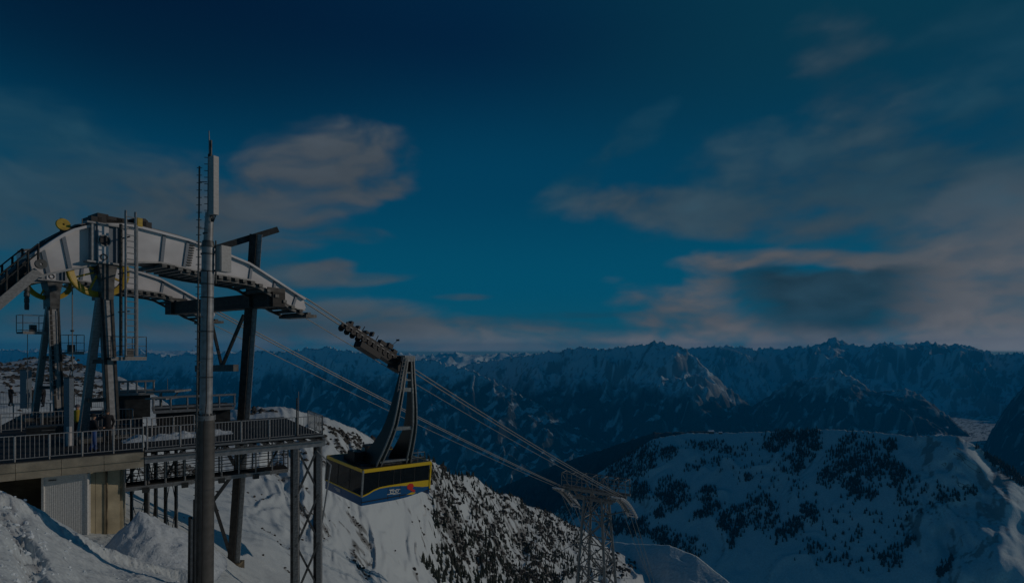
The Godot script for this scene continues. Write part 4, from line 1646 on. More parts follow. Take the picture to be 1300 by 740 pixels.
func catwalk() -> void:
	# hanging service walkway below the steel deck
	var a := deck_edge(157) + DB * 1.3
	var b := deck_edge(372) + DB * 1.3
	var o := thing("catwalk", a + Vector3(0, -2.3, 0), "hanging service catwalk of thin rails and braces below the steel deck", "catwalk")
	var y := -2.0
	var st := mb()
	for w in [0.0, 1.1]:
		bar(st, a + Vector3(0, y, 0) + DB * w, b + Vector3(0, y, 0) + DB * w, 0.10, 0.2)
	part("floor_beam", st, "zinc", o)
	st = mb()
	bx(st, (a + b) * 0.5 + Vector3(0, y + 0.12, 0) + DB * 0.55, Vector3(a.distance_to(b), 0.04, 1.0), Basis(DA, Vector3.UP, -DB))
	part("grating", st, "grating", o)
	var n := 9
	for i in n + 1:
		for w in [0.0, 1.1]:
			var p: Vector3 = a.lerp(b, float(i) / n) + DB * w
			st = mb()
			bar(st, p + Vector3(0, y, 0), p + Vector3(0, -0.3, 0), 0.06, 0.06)
			part("hanger", st, "pale_steel", o)
	for w in [0.0, 1.1]:
		for h in [0.4, 0.75, 1.1]:
			st = mb()
			tube(st, a + DB * w + Vector3(0, y + h, 0), b + DB * w + Vector3(0, y + h, 0), 0.022, 0.022, 6)
			part("guard_rail", st, "mid_steel", o)
	for i in n:
		if i % 2 == 0:
			var p := a.lerp(b, float(i) / n)
			var q := a.lerp(b, float(i + 1) / n)
			st = mb()
			bar(st, p + Vector3(0, y + 0.1, 0) + DB * 1.15, q + Vector3(0, -0.35, 0) + DB * 1.15, 0.1, 0.1)
			part("brace", st, "mid_steel", o)
	for i in range(1, n, 2):
		var p := a.lerp(b, float(i) / n)
		st = mb()
		bx(st, p + Vector3(0, y - 0.12, 0), Vector3(0.3, 0.24, 0.3), Basis(DA, Vector3.UP, -DB))
		part("shoe", st, "dark_steel", o)


func floor_at(px: float, d: float) -> Vector3:
	return Vector3((px - CX) / F * d, DECK, -d)


func railings() -> void:
	# along the front of the deck: one run on concrete, one on steel
	var o := thing("railing", deck_edge(60), "long grey barred railing on the concrete deck edge", "railing", "railings of the station deck")
	rails(o, deck_edge(-30) + DB * 0.12, deck_edge(181) + DB * 0.12, 1.12, 5, 0.14, true)
	o = thing("railing", deck_edge(280), "long grey barred railing on the steel deck edge, passing behind the mast", "railing", "railings of the station deck")
	rails(o, deck_edge(186) + DB * 0.12, deck_edge(376) + DB * 0.12, 1.12, 5, 0.14, true)
	o = thing("railing", deck_edge(395), "short bright railing at the outer corner of the steel deck", "railing", "railings of the station deck")
	rails(o, deck_edge(378) + DB * 0.12, deck_edge(410) + DB * 0.12, 1.12, 1, 0.14, true)
	rails(o, deck_edge(410) + DB * 0.12, deck_edge(410) + DB * 3.4, 1.12, 2, 0.14, true)
	var e := deck_edge(377) + DB * 0.1
	o = thing("corner_post", e, "thin tall post standing where the deck railing ends", "post")
	var st := mb()
	tube(st, e, e + Vector3.UP * 2.2, 0.05, 0.04, 8)
	part("pole", st, "dark_steel", o)
	st = mb()
	bx(st, e + Vector3.UP * 0.08, Vector3(0.25, 0.05, 0.25))
	part("base_plate", st, "mid_steel", o)
	# inner barriers that guide the queue
	for q in [[0, 31.5, 51, 32.5, 2, "double barred barrier on the deck behind the front railing at the left edge"], [53, 32.4, 84, 33.2, 1, "single barred barrier behind the grey lamp-less post"], [-8, 37.5, 86, 38.5, 4, "row of barred barriers farther back on the dark deck at the left"], [94, 31.0, 134, 31.5, 2, "barrier between the white sign post and the near saddle column"], [143, 28.6, 186, 29.6, 2, "pale barriers on the deck right of the near saddle column"], [192, 29.4, 246, 31.0, 2, "pale barriers on the steel deck left of the mast"], [142, 34.0, 168, 34.2, 1, "barred gate panel in front of the upper terrace"]]:
		var a := floor_at(q[0], q[1])
		var b := floor_at(q[2], q[3])
		o = thing("barrier", (a + b) * 0.5, q[5], "barrier", "queue barriers on the deck")
		rails(o, a, b, 1.1, q[4], 0.16, true)
	# raised terrace with two-bar railings and dark fronts
	terrace(139, 198, 37.5, -3.0, "upper dark terrace with a pale two-bar railing right of the near column")
	terrace(194, 312, 34.0, -3.8, "low terrace with a pale two-bar railing behind the mast")
	# flat shelter roof
	var s0 := at(196, 497, 36.5)
	var s1 := at(232, 496, 36.5)
	o = thing("shelter", Vector3(s0.x + 0.4, DECK, s0.z), "small flat shelter roof on a single post beside the upper terrace", "shelter")
	st = mb()
	bar(st, s0, s1, 1.8, 0.12)
	part("roof", st, "pale_steel", o)
	st = mb()
	bar(st, s0 + Vector3(-0.2, -0.45, 0), s0 + Vector3(1.2, -0.45, 0), 1.4, 0.10)
	part("lower_roof", st, "pale_steel", o)
	st = mb()
	bar(st, Vector3(s0.x + 0.4, DECK, s0.z), s0 + Vector3(0.4, 0, 0), 0.12, 0.12)
	part("post", st, "zinc", o)
	st = mb()
	bar(st, s0 + Vector3(1.25, -0.4, 0), s1 + Vector3(-0.25, 0, 0), 0.06, 0.06)
	part("brace", st, "zinc", o)
	st = mb()
	tube(st, at(212, 497, 36.5), at(212, 481, 36.5), 0.02, 0.015, 5)
	part("rod", st, "zinc", o)


func terrace(px0: float, px1: float, d: float, y: float, label: String) -> void:
	var a := Vector3((px0 - CX) / F * d, y, -d)
	var b := a + DA * ((px1 - px0) / F * d * 0.78)
	var o := thing("terrace", Vector3(a.x, DECK, a.z), label, "terrace", "raised terraces on the station deck")
	var st := mb()
	deck_quad(st, a, b, 4.0, -0.14, 0.0)
	part("floor", st, "grating", o)
	st = mb()
	deck_quad(st, a + DB * 0.3 + DA * 0.2, b + DB * 0.3 - DA * 0.2, 3.4, DECK - y, -0.16)
	part("dark_front", st, "dark_steel", o)
	st = mb()
	bar(st, a + Vector3(0, -0.06, 0) - DB * 0.06, b + Vector3(0, -0.06, 0) - DB * 0.06, 0.1, 0.18)
	part("edge_beam", st, "pale_steel", o)
	var n := 5
	for i in n + 1:
		st = mb()
		var p := a.lerp(b, float(i) / n)
		bar(st, p, p + Vector3.UP * 0.85, 0.09, 0.09)
		part("post", st, "pale_steel", o)
	for h in [0.85, 0.2]:
		st = mb()
		bar(st, a + Vector3.UP * h - DA * 0.1, b + Vector3.UP * h + DA * 0.1, 0.1, 0.13)
		part("rail", st, "pale_steel", o)


func mast() -> void:
	var d := 16.0
	var o := thing("mast", at(258, 760, d), "tall grey tubular mast in the foreground, thicker below a collar", "mast")
	var st := mb()
	tube(st, at(257.5, 775, d), at(260.6, 531, d), 0.27, 0.245, 28)
	part("sleeve", st, "mast_sleeve", o)
	st = mb()
	tube(st, at(260.6, 533, d), at(260.7, 527, d), 0.262, 0.262, 28)
	part("collar", st, "zinc", o)
	st = mb()
	tube(st, at(260.7, 531, d), at(263.6, 312, d), 0.172, 0.168, 28)
	part("pole", st, "pale_steel", o)
	st = mb()
	tube(st, at(263.6, 314, d), at(263.6, 306, d), 0.19, 0.15, 24)
	part("step_ring", st, "mid_steel", o)
	st = mb()
	tube(st, at(263.6, 310, d), at(265.6, 270, d), 0.13, 0.115, 24)
	part("upper_pole", st, "pale_steel", o)
	st = mb()
	tube(st, at(265.6, 275, d), at(266.2, 196, d), 0.065, 0.06, 16)
	part("top_pole", st, "dark_steel", o)
	st = mb()
	tube(st, at(265.3, 198, d), at(264.8, 166, d), 0.022, 0.014, 8)
	part("rod_antenna", st, "zinc", o)
	st = mb()
	tube(st, at(267.2, 198, d), at(267.4, 178, d), 0.035, 0.03, 8)
	part("rod_antenna", st, "mid_steel", o)
	for py in [296, 322, 344, 360, 377, 420, 478]:
		st = mb()
		var r := 0.185 if py > 312 else 0.135
		tube(st, at(263.0 - (py - 312) * 0.012, py, d), at(263.0 - (py - 312) * 0.012, py + 1.6, d), r, r, 24)
		part("clamp", st, "mid_steel", o)
	# bolts round the collar, a weld seam and a cable down the pole
	st = mb()
	for i in 14:
		var e := Vector3(cos(TAU * i / 14.0), 0, sin(TAU * i / 14.0)) * 0.232
		tube(st, at(260.6, 527.5, d) + e, at(260.6, 524.5, d) + e, 0.016, 0.016, 6)
	part("collar_bolts", st, "dark_steel", o, true)
	for py in [455, 620, 700]:
		st = mb()
		var r := 0.172 if py < 530 else 0.258
		tube(st, at(260.7 - (py - 531) * 0.013, py, d), at(260.7 - (py - 531) * 0.013, py + 0.7, d), r + 0.003, r + 0.003, 28)
		part("weld_seam", st, "mid_steel", o)
	st = mb()
	var run := []
	for i in 13:
		var py := 345.0 + i * 33.0
		run.append(at(263.2 - (py - 312.0) * 0.0128, py, d) + Vector3(0.10 + 0.012 * (i % 2), 0, 0.16 if py < 525 else 0.27))
	chain(st, run, 0.013, 6)
	part("cable", st, "rubber", o)
	# step bolts on the top pole
	for i in 13:
		st = mb()
		var p := at(264.8, 200 + i * 8.4, d)
		tube(st, p, p + Vector3(-0.13, 0, 0.02), 0.011, 0.011, 5)
		part("step_bolt", st, "dark_steel", o)
	# panel antenna
	o = thing("panel_antenna", at(269, 272, d), "long pale panel antenna fixed upright near the top of the mast", "antenna")
	st = mb()
	var c := at(270.6, 236, d - 0.15)
	bx(st, c, Vector3(0.25, 1.72, 0.16), Basis(Vector3.UP, deg_to_rad(-28.0)))
	part("housing", st, "antenna", o)
	st = mb()
	bx(st, c + Vector3(-0.11, 0, -0.07), Vector3(0.06, 1.68, 0.14), Basis(Vector3.UP, deg_to_rad(-28.0)))
	part("back_channel", st, "mid_steel", o)
	for dy in [-0.78, 0.0, 0.78]:
		st = mb()
		bar(st, c + Vector3(-0.02, dy, -0.05), c + Vector3(-0.16, dy, -0.12), 0.05, 0.07)
		part("bracket", st, "dark_steel", o)
	st = mb()
	for k in 4:
		tube(st, c + Vector3(-0.08 + 0.05 * k, -0.86, 0.0), c + Vector3(-0.10 + 0.02 * k, -1.05, -0.06), 0.014, 0.014, 6)
	part("connectors", st, "dark_steel", o)
	# equipment cabinet
	o = thing("cabinet", at(283, 345, 16.2), "pale flat equipment cabinet mounted on the right of the mast", "cabinet")
	st = mb()
	c = at(283, 329, 16.2)
	bx(st, c, Vector3(0.26, 0.78, 0.34), Basis(Vector3.UP, deg_to_rad(-22.0)))
	part("housing", st, "antenna", o)
	st = mb()
	bx(st, c + Vector3(-0.05, 0, 0.18), Vector3(0.16, 0.70, 0.02), Basis(Vector3.UP, deg_to_rad(-22.0)))
	part("door", st, "antenna", o)
	for dy in [-0.36, 0.38]:
		st = mb()
		bar(st, c + Vector3(-0.05, dy, 0), c + Vector3(-0.44, dy + 0.02, 0), 0.05, 0.06)
		part("bracket", st, "dark_steel", o)
	st = mb()
	tube(st, c + Vector3(-0.2, 0.55, 0.05), c + Vector3(-0.2, -0.75, 0.05), 0.022, 0.022, 8)
	part("support_tube", st, "mid_steel", o)
	st = mb()
	chain(st, [c + Vector3(-0.1, 0.3, 0.12), c + Vector3(-0.26, 0.12, 0.1), c + Vector3(-0.22, -0.2, 0.1), c + Vector3(-0.32, -0.4, 0.08)], 0.012)
	part("cable", st, "rubber", o)
	# thin climbing ladder
	o = thing("climbing_ladder", at(249, 742, 15.8), "thin single rail climbing ladder standing left of the mast", "ladder")
	st = mb()
	chain(st, [at(247, 750, 15.7), at(249.5, 520, 15.7), at(252.6, 211, 15.7)], 0.025, 8)
	part("rail", st, "mid_steel", o)
	for i in 56:
		var f := i / 56.0
		var p := at(lerpf(252.6, 247.2, f), lerpf(213, 742, f), 15.7)
		st = mb()
		tube(st, p + Vector3(-0.075, 0, 0), p + Vector3(0.075, 0, 0), 0.011, 0.011, 5)
		part("rung", st, "mid_steel", o)
	for py in [231, 290, 342, 402, 460, 520, 585]:
		var p := at(lerpf(252.6, 247.2, (py - 213) / 529.0), py, 15.7)
		st = mb()
		tube(st, p, at(262, py, 16.0), 0.014, 0.014, 6)
		part("stand_off", st, "mid_steel", o)
	# cable trays at the mast's foot
	for q in [[240.5, 656, "narrow dark cable tray left of the foot of the mast"], [246.5, 634, "taller dark cable duct close to the foot of the mast"]]:
		o = thing("cable_tray", at(q[0], 750, 15.9), q[2], "cable tray")
		st = mb()
		bar(st, at(q[0] - 0.5, 752, 15.9), at(q[0] + 0.6, q[1], 15.9), 0.09, 0.07)
		part("tray", st, "dark_steel", o)
		st = mb()
		bar(st, at(q[0] + 2.0, 752, 15.85), at(q[0] + 2.9, q[1] + 3, 15.85), 0.03, 0.07)
		part("edge", st, "zinc", o)


# ---------------------------------------------------------------- ropes, cabin, tower

func rope_line(s0: float, s1: float, off: float, dy: float, t0: float, y0: float) -> Array:
	# from the saddle's end to the tower, nearly straight
	var pts := []
	for i in 21:
		var f := i / 20.0
		var t := lerpf(t0, 53.2, f)
		pts.append(along(t, lerpf(y0, -24.8, f) + dy - 1.0 * 4.0 * f * (1.0 - f) * 0.5, lerpf(s0, s1, f) + off))
	return pts


func build_ropeway() -> void:
	var t_end := ty(386, 382).x
	for w in 2:
		var s0 := 13.7 * w
		var s1 := 11.6 * w
		for k in 2:
			var off: float = 0.35 + 0.8 * k
			var o := thing("track_rope", along(t_end, 3.0, s0 + off), ["near", "far"][w] + " track's " + ["outer", "inner"][k] + " steel carrying rope from saddle to tower", "rope", "track ropes")
			var st := mb()
			var pts := []
			for i in 12:      # over the saddle's crown
				var t := lerpf(ty(60 + 60 * w, 312).x, t_end, i / 12.0)
				pts.append(along(t + 0.6 * w, saddle_at(t).x + 0.27, s0 + off))
			pts += rope_line(s0, s1, off, 0.0, t_end + 0.6, saddle_at(t_end).x + 0.1)
			for i in 12:      # over the tower shoe, then down into the valley
				var f := (i + 1) / 12.0
				pts.append(along(53.2 + f * 7.0, -24.8 - f * 2.6 - f * f * 2.6, s1 + off))
			for i in 6:
				pts.append(along(60.2 + 9.0 * (i + 1), -30.0 - 13.0 * (i + 1), s1 + off))
			chain(st, pts, 0.055, 6)
			part("rope", st, "rope", o)
		var h := thing("haul_rope", along(t_end, 2.0, s0 + 0.75), ["near", "far"][w] + " track's thin haul rope hanging below the carrying ropes", "rope", "haul ropes")
		var st2 := mb()
		var hp := rope_line(s0, s1, 0.75, -0.5, t_end - 2.0, saddle_at(t_end).x + 0.5)
		for i in 6:
			hp.append(along(53.2 + 9.0 * (i + 1), -26.1 - 10.5 * (i + 1), s1 + 0.75))
		chain(st2, hp, 0.038, 5)
		part("rope", st2, "rope", h)
	cabin()
	line_tower()


func cabin() -> void:
	var near := at(461, 596.5, 45.0)
	var uc := Vector3(0.7071, 0, -0.7071)
	var L := 7.0
	var W := 6.6
	var H := 3.05
	# the cabin hangs a little askew: turned about the line of sight
	var b := Basis(Vector3(0, 0, 1), deg_to_rad(-3.6)) * Basis(uc, Vector3.UP, Vector3(0.7071, 0, 0.7071))
	var o := thing("cable_car_cabin", Vector3.ZERO, "yellow and blue cable car cabin with dark windows hanging over the slope", "cable car")
	# own axes: x along the windowed side, y up, z towards the right side's face; origin under the near top corner, at the floor
	o.transform = Transform3D(b, near - b.y * H - b.x * 0.0)
	var st := mb()
	# floor and underframe
	st = mb()
	bx(st, Vector3(L * 0.5, 0.42, -W * 0.5), Vector3(L - 0.2, 0.12, W - 0.2))
	lpart("floor", st, "rubber", o)
	st = mb()
	bx(st, Vector3(L * 0.5, 0.18, -W * 0.5), Vector3(L - 1.6, 0.3, W - 1.2))
	lpart("underframe", st, "black", o)
	# roof
	st = mb()
	bx(st, Vector3(L * 0.5, H - 0.05, -W * 0.5), Vector3(L - 0.1, 0.10, W - 0.1))
	lpart("roof", st, "dark_steel", o)
	st = mb()
	for e in [[0.0, 0.0, L, 0.0], [0.0, -W, L, -W]]:
		bar(st, Vector3(e[0], H - 0.13, e[1]), Vector3(e[2], H - 0.13, e[3]), 0.12, 0.30)
	for e in [[0.0, -0.06, 0.0, -W + 0.06], [L, -0.06, L, -W + 0.06]]:
		bar(st, Vector3(e[0], H - 0.135, e[1]), Vector3(e[2], H - 0.135, e[3]), 0.11, 0.25)
	lpart("roof_rim", st, "cabin_yellow", o)
	# the side with the wavy stripe: blue below, stripe, panes above
	var ax := Vector3(1, 0, 0)
	var ay := Vector3(0, 1, 0)
	var az := Vector3(0, 0, 1)
	var wave := [Vector2(0.0, 0.72), Vector2(0.6, 0.88), Vector2(1.1, 1.10), Vector2(1.7, 1.24), Vector2(2.6, 1.26), Vector2(3.8, 1.20), Vector2(4.6, 1.10), Vector2(5.4, 0.92), Vector2(6.2, 0.78), Vector2(L, 0.74)]
	var top := [Vector2(0.0, 0.83), Vector2(0.6, 1.00), Vector2(1.1, 1.22), Vector2(1.7, 1.36), Vector2(2.6, 1.40), Vector2(3.8, 1.40), Vector2(4.6, 1.40), Vector2(5.4, 1.38), Vector2(6.2, 1.36), Vector2(L, 1.34)]
	for side in 2:
		var z0: float = [0.0, -W][side]
		var z1: float = [-0.06, -W + 0.06][side]
		var poly := wave.duplicate()
		poly.append_array([Vector2(L, 0.52), Vector2(6.2, 0.34), Vector2(4.6, 0.08), Vector2(3.2, 0.0), Vector2(0.0, 0.0)])
		st = mb()
		plate(st, poly, Vector3.ZERO, ax, ay, az, z1, z0)
		lpart("side_panel", st, "cabin_blue", o)
		var tr := top.duplicate()
		tr.reverse()
		st = mb()
		plate(st, wave + tr, Vector3.ZERO, ax, ay, az, z1, z0 + (0.012 if side == 0 else -0.012))
		lpart("wave_stripe", st, "cabin_yellow", o)
		# panes
		var cuts := [0.10, 1.55, 3.05, 3.75, 5.25, 6.84]
		for i in 5:
			var x0: float = cuts[i] + 0.03
			var x1: float = cuts[i + 1] - 0.03
			var y0 := maxf(curve_at([[0.0, 0.83], [0.6, 1.00], [1.1, 1.22], [1.7, 1.36], [2.6, 1.40], [7.0, 1.36]], x0, 1), curve_at([[0.0, 0.83], [0.6, 1.00], [1.1, 1.22], [1.7, 1.36], [2.6, 1.40], [7.0, 1.36]], x1, 1))
			var low := [Vector2(x0, curve_at([[0.0, 0.83], [0.6, 1.00], [1.1, 1.22], [1.7, 1.36], [2.6, 1.40], [7.0, 1.36]], x0, 1)), Vector2(x1, y0)]
			st = mb()
			plate(st, [low[0], low[1], Vector2(x1, H - 0.29), Vector2(x0, H - 0.29)], Vector3.ZERO, ax, ay, az, z1 * 0.5 + z0 * 0.5 - 0.008, z1 * 0.5 + z0 * 0.5 + 0.008)
			var w := lpart("window", st, "glass", o)
			st = mb()
			bx(st, Vector3(x1 + 0.03, (y0 + H - 0.29) * 0.5, z0 * 0.5 + z1 * 0.5), Vector3(0.05, H - 0.29 - y0, 0.05))
			lpart("window_bar", st, "black", w)
		# hand rail inside
		st = mb()
		tube(st, Vector3(0.3, 1.72, z0 * 0.93 + z1 * 0.07 + (0.0 if side else -0.3)), Vector3(L - 0.3, 1.72, z0 * 0.93 + z1 * 0.07 + (0.0 if side else -0.3)), 0.03, 0.03, 8)
		lpart("hand_rail", st, "hanger_edge", o)
	# end faces
	for side in 2:
		var x0: float = [0.0, L][side]
		var x1: float = [0.06, L - 0.06][side]
		st = mb()
		plate(st, [Vector2(0, 0.0), Vector2(-W, 0.0), Vector2(-W, 0.72), Vector2(0, 0.72)], Vector3.ZERO, az, ay, ax, minf(x0, x1), maxf(x0, x1))
		lpart("end_panel", st, "cabin_blue", o)
		st = mb()
		plate(st, [Vector2(0, 0.72), Vector2(-W, 0.72), Vector2(-W, 0.84), Vector2(0, 0.84)], Vector3.ZERO, az, ay, ax, minf(x0, x1) - 0.01, maxf(x0, x1) + 0.01)
		lpart("end_stripe", st, "cabin_yellow", o)
		for i in 3:
			var a := -0.12 - (W - 0.24) * i / 3.0
			var c := -0.12 - (W - 0.24) * (i + 1) / 3.0
			st = mb()
			plate(st, [Vector2(a - 0.03, 0.84), Vector2(c + 0.03, 0.84), Vector2(c + 0.03, H - 0.27), Vector2(a - 0.03, H - 0.27)], Vector3.ZERO, az, ay, ax, (x0 + x1) * 0.5 - 0.008, (x0 + x1) * 0.5 + 0.008)
			var w := lpart("end_window", st, "glass", o)
			if i < 2:
				st = mb()
				bx(st, Vector3((x0 + x1) * 0.5, (H + 0.63) * 0.5, c), Vector3(0.06, H - 0.27 - 0.90, 0.06))
				lpart("window_bar", st, "black", w)
	for e in [[0.0, 0.0], [0.0, -W], [L, 0.0], [L, -W]]:
		st = mb()
		bar(st, Vector3(e[0], 0.72 if e[0] == 0.0 else 0.55, e[1]), Vector3(e[0], H - 0.05, e[1]), 0.13, 0.13)
		lpart("corner_post", st, "hanger_edge" if e[0] == 0.0 else "cabin_yellow", o)
	# door leaves and markings on the right side
	st = mb()
	for x in [2.55, 3.78, 5.0]:
		bx(st, Vector3(x, 0.68, 0.004), Vector3(0.035, 1.05, 0.02))
	lpart("door_joint", st, "black", o)
	st = mb()
	for q in [[2.75, 0.98, 0.5, 0.05], [2.75, 0.62, 0.85, 0.05], [2.64, 0.80, 0.06, 0.36], [3.0, 0.86, 0.4, 0.06], [3.22, 0.74, 0.06, 0.2], [3.45, 0.9, 0.45, 0.05], [3.3, 0.55, 0.8, 0.045]]:
		bx(st, Vector3(q[0] + 0.15, q[1], 0.008), Vector3(q[2], q[3], 0.012))
	for k in 2:
		lathe(st, [Vector2(0.12, -0.004), Vector2(0.17, -0.004), Vector2(0.17, 0.006), Vector2(0.12, 0.006)], Vector3(2.95 + 0.5 * k, 0.80, 0.008), Vector3(0, 0, 1), 16)
	lpart("white_lettering", st, "cabin_pale", o)
	# red flower-like mark with a yellow centre
	st = mb()
	for k in 7:
		var a := TAU * k / 7.0
		lathe(st, [Vector2(0.0, -0.004), Vector2(0.15, -0.004), Vector2(0.15, 0.004), Vector2(0.0, 0.004)], Vector3(4.85 + cos(a) * 0.22, 1.0 + sin(a) * 0.15, 0.016 + 0.0012 * k), Vector3(0, 0, 1), 12)
	bx(st, Vector3(5.15, 0.62, 0.016), Vector3(0.5, 0.2, 0.008), Basis(Vector3(0, 0, 1), -0.5))
	lpart("red_emblem", st, "cabin_red", o)
	st = mb()
	plate(st, [Vector2(4.5, 0.30), Vector2(5.0, 0.46), Vector2(5.5, 0.38), Vector2(5.2, 0.24)], Vector3.ZERO, ax, ay, az, 0.0, 0.02)
	lpart("yellow_flash", st, "cabin_yellow", o)
	# small pale board on the left end
	st = mb()
	bx(st, Vector3(-0.012, 0.42, -4.3), Vector3(0.02, 0.36, 1.5))
	lpart("end_board", st, "cabin_blue", o)
	st = mb()
	for k in 3:
		bx(st, Vector3(-0.026, 0.52 - 0.1 * k, -4.25 + 0.1 * k), Vector3(0.012, 0.04, 1.1 - 0.25 * k))
	lpart("white_lines", st, "cabin_pale", o)
	# black bumper along the foot
	st = mb()
	for z in [0.03, -W - 0.03]:
		bar(st, Vector3(0.0, 0.30, z), Vector3(4.4, 0.34, z), 0.06, 0.06)
	lpart("bumper", st, "black", o)
	# roof kit: walkway, hatch, boxes
	st = mb()
	bx(st, Vector3(2.5, H + 0.18, -4.2), Vector3(3.4, 0.36, 1.6))
	bx(st, Vector3(1.2, H + 0.45, -3.4), Vector3(1.1, 0.9, 1.3))
	bx(st, Vector3(3.4, H + 0.55, -4.6), Vector3(1.4, 1.1, 1.0))
	lpart("roof_box", st, "black", o)
	st = mb()
	bar(st, Vector3(0.5, H + 0.05, -1.4), Vector3(6.4, H + 0.05, -1.4), 0.5, 0.08)
	bar(st, Vector3(1.4, H + 0.12, -0.75), Vector3(5.4, H + 0.12, -0.75), 0.24, 0.18)
	bar(st, Vector3(0.7, H + 0.05, -2.5), Vector3(2.6, H + 0.05, -2.5), 0.5, 0.08)
	lpart("roof_beam", st, "mid_steel", o)
	for q in [[3.0, 1.1], [3.4, 1.35], [0.9, 0.9], [1.7, 1.0]]:
		st = mb()
		lathe(st, [Vector2(0.0, -0.05), Vector2(0.2, -0.05), Vector2(0.2, 0.05), Vector2(0.0, 0.05)], Vector3(q[0], H + q[1], -3.2), Vector3(0.4, 0, 0.9).normalized(), 18)
		lpart("lamp_cover", st, "cabin_pale", o)
	st = mb()
	for e in [[5.0, -0.3, 6.4, -0.3], [6.4, -0.3, 6.4, -2.4]]:
		for h in [0.45, 0.9]:
			tube(st, Vector3(e[0], H + h, e[1]), Vector3(e[2], H + h, e[3]), 0.025, 0.025, 6)
		for f in 3:
			var p := Vector3(lerpf(e[0], e[2], f / 2.0), H, lerpf(e[1], e[3], f / 2.0))
			tube(st, p, p + Vector3.UP * 0.9, 0.025, 0.025, 6)
	lpart("roof_railing", st, "hanger_edge", o)
	st = mb()
	tube(st, Vector3(5.0, H, -0.5), Vector3(5.1, H + 2.4, -0.5), 0.025, 0.02, 6)
	lpart("aerial", st, "hanger_edge", o)
	# hanger: two curved box legs that lean together to the head
	var zc := -0.55
	for k in 2:
		var xb: float = [1.75, 4.85][k]
		var xt: float = [3.62, 4.22][k]
		var hh := 9.5
		var prof := [[0.0, -2.9, 0.0], [0.5, -2.55, 0.12], [1.2, -1.9, 0.38], [2.0, -1.25, 0.62], [2.9, -0.62, 0.86], [3.8, -0.28, 1.0], [5.0, -0.05, 0.98], [6.4, 0.05, 0.86], [8.0, 0.10, 0.66], [hh, 0.12, 0.52]]
		st = mb()
		var ed := mb()
		for i in prof.size() - 1:
			var p = prof[i]
			var q = prof[i + 1]
			var xp := lerpf(xb, xt, pow(p[0] / hh, 0.9))
			var xq := lerpf(xb, xt, pow(q[0] / hh, 0.9))
			var tp: float = 0.26 - 0.10 * p[0] / hh
			var tq: float = 0.26 - 0.10 * q[0] / hh
			var v := []
			for g in [[p, xp, tp], [q, xq, tq]]:
				for zz in [1, 2]:
					for sx in [-1.0, 1.0]:
						v.append(Vector3(g[1] + sx * g[2], H + g[0][0], zc + g[0][zz]))
			quad(st, v[0], v[2], v[6], v[4], Vector3(-1, 0, 0))
			quad(st, v[1], v[3], v[7], v[5], Vector3(1, 0, 0))
			quad(st, v[0], v[1], v[5], v[4], Vector3(0, 0, -1))
			quad(st, v[2], v[3], v[7], v[6], Vector3(0, 0, 1))
			for sx in [-1.0, 1.0]:
				bar(ed, Vector3(xp + sx * (tp - 0.03), H + p[0], zc + p[2] + 0.03), Vector3(xq + sx * (tq - 0.03), H + q[0], zc + q[2] + 0.03), 0.10, 0.16, Vector3(0, 0, 1))
		lpart("hanger_leg", st, "hanger_green", o)
		lpart("hanger_edge", ed, "hanger_edge", o)
	for q in [[0.35, 1.86, 4.8, 0.16], [3.35, 2.5, 4.5, 0.3], [6.75, 3.2, 4.35, 0.34], [7.6, 3.35, 4.3, 0.12], [8.25, 3.4, 4.28, 0.12]]:
		st = mb()
		bar(st, Vector3(q[1], H + q[0], zc + curve_at([[0.0, 0.0], [2.0, 0.62], [3.8, 1.0], [6.4, 0.86], [9.5, 0.52]], q[0], 1) - 0.12), Vector3(q[2], H + q[0], zc + curve_at([[0.0, 0.0], [2.0, 0.62], [3.8, 1.0], [6.4, 0.86], [9.5, 0.52]], q[0], 1) - 0.12), 0.3, q[3])
		lpart("hanger_tie", st, "hanger_edge", o)
	st = mb()
	bx(st, Vector3(3.92, H + 9.5, zc + 0.32), Vector3(1.1, 0.5, 0.6))
	lpart("hanger_head", st, "pale_steel", o)
	# rung ladder beside the left leg
	st = mb()
	for sx in [0.0, 0.42]:
		tube(st, Vector3(2.55 + sx, H + 6.6, zc + 1.05), Vector3(3.15 + sx, H + 9.6, zc + 0.7), 0.03, 0.03, 6)
	for i in 9:
		var p := Vector3(2.6, H + 6.8, zc + 1.04).lerp(Vector3(3.15, H + 9.5, zc + 0.7), i / 8.0)
		tube(st, p, p + Vector3(0.42, 0, 0), 0.025, 0.025, 5)
	lpart("hanger_ladder", st, "zinc", o)
	# carriage on the ropes, a thing of its own
	cabin_floor = o.transform
	var head: Vector3 = o.transform * Vector3(3.92, H + 9.5, zc + 0.32)
	carriage(head)


var cabin_floor := Transform3D()


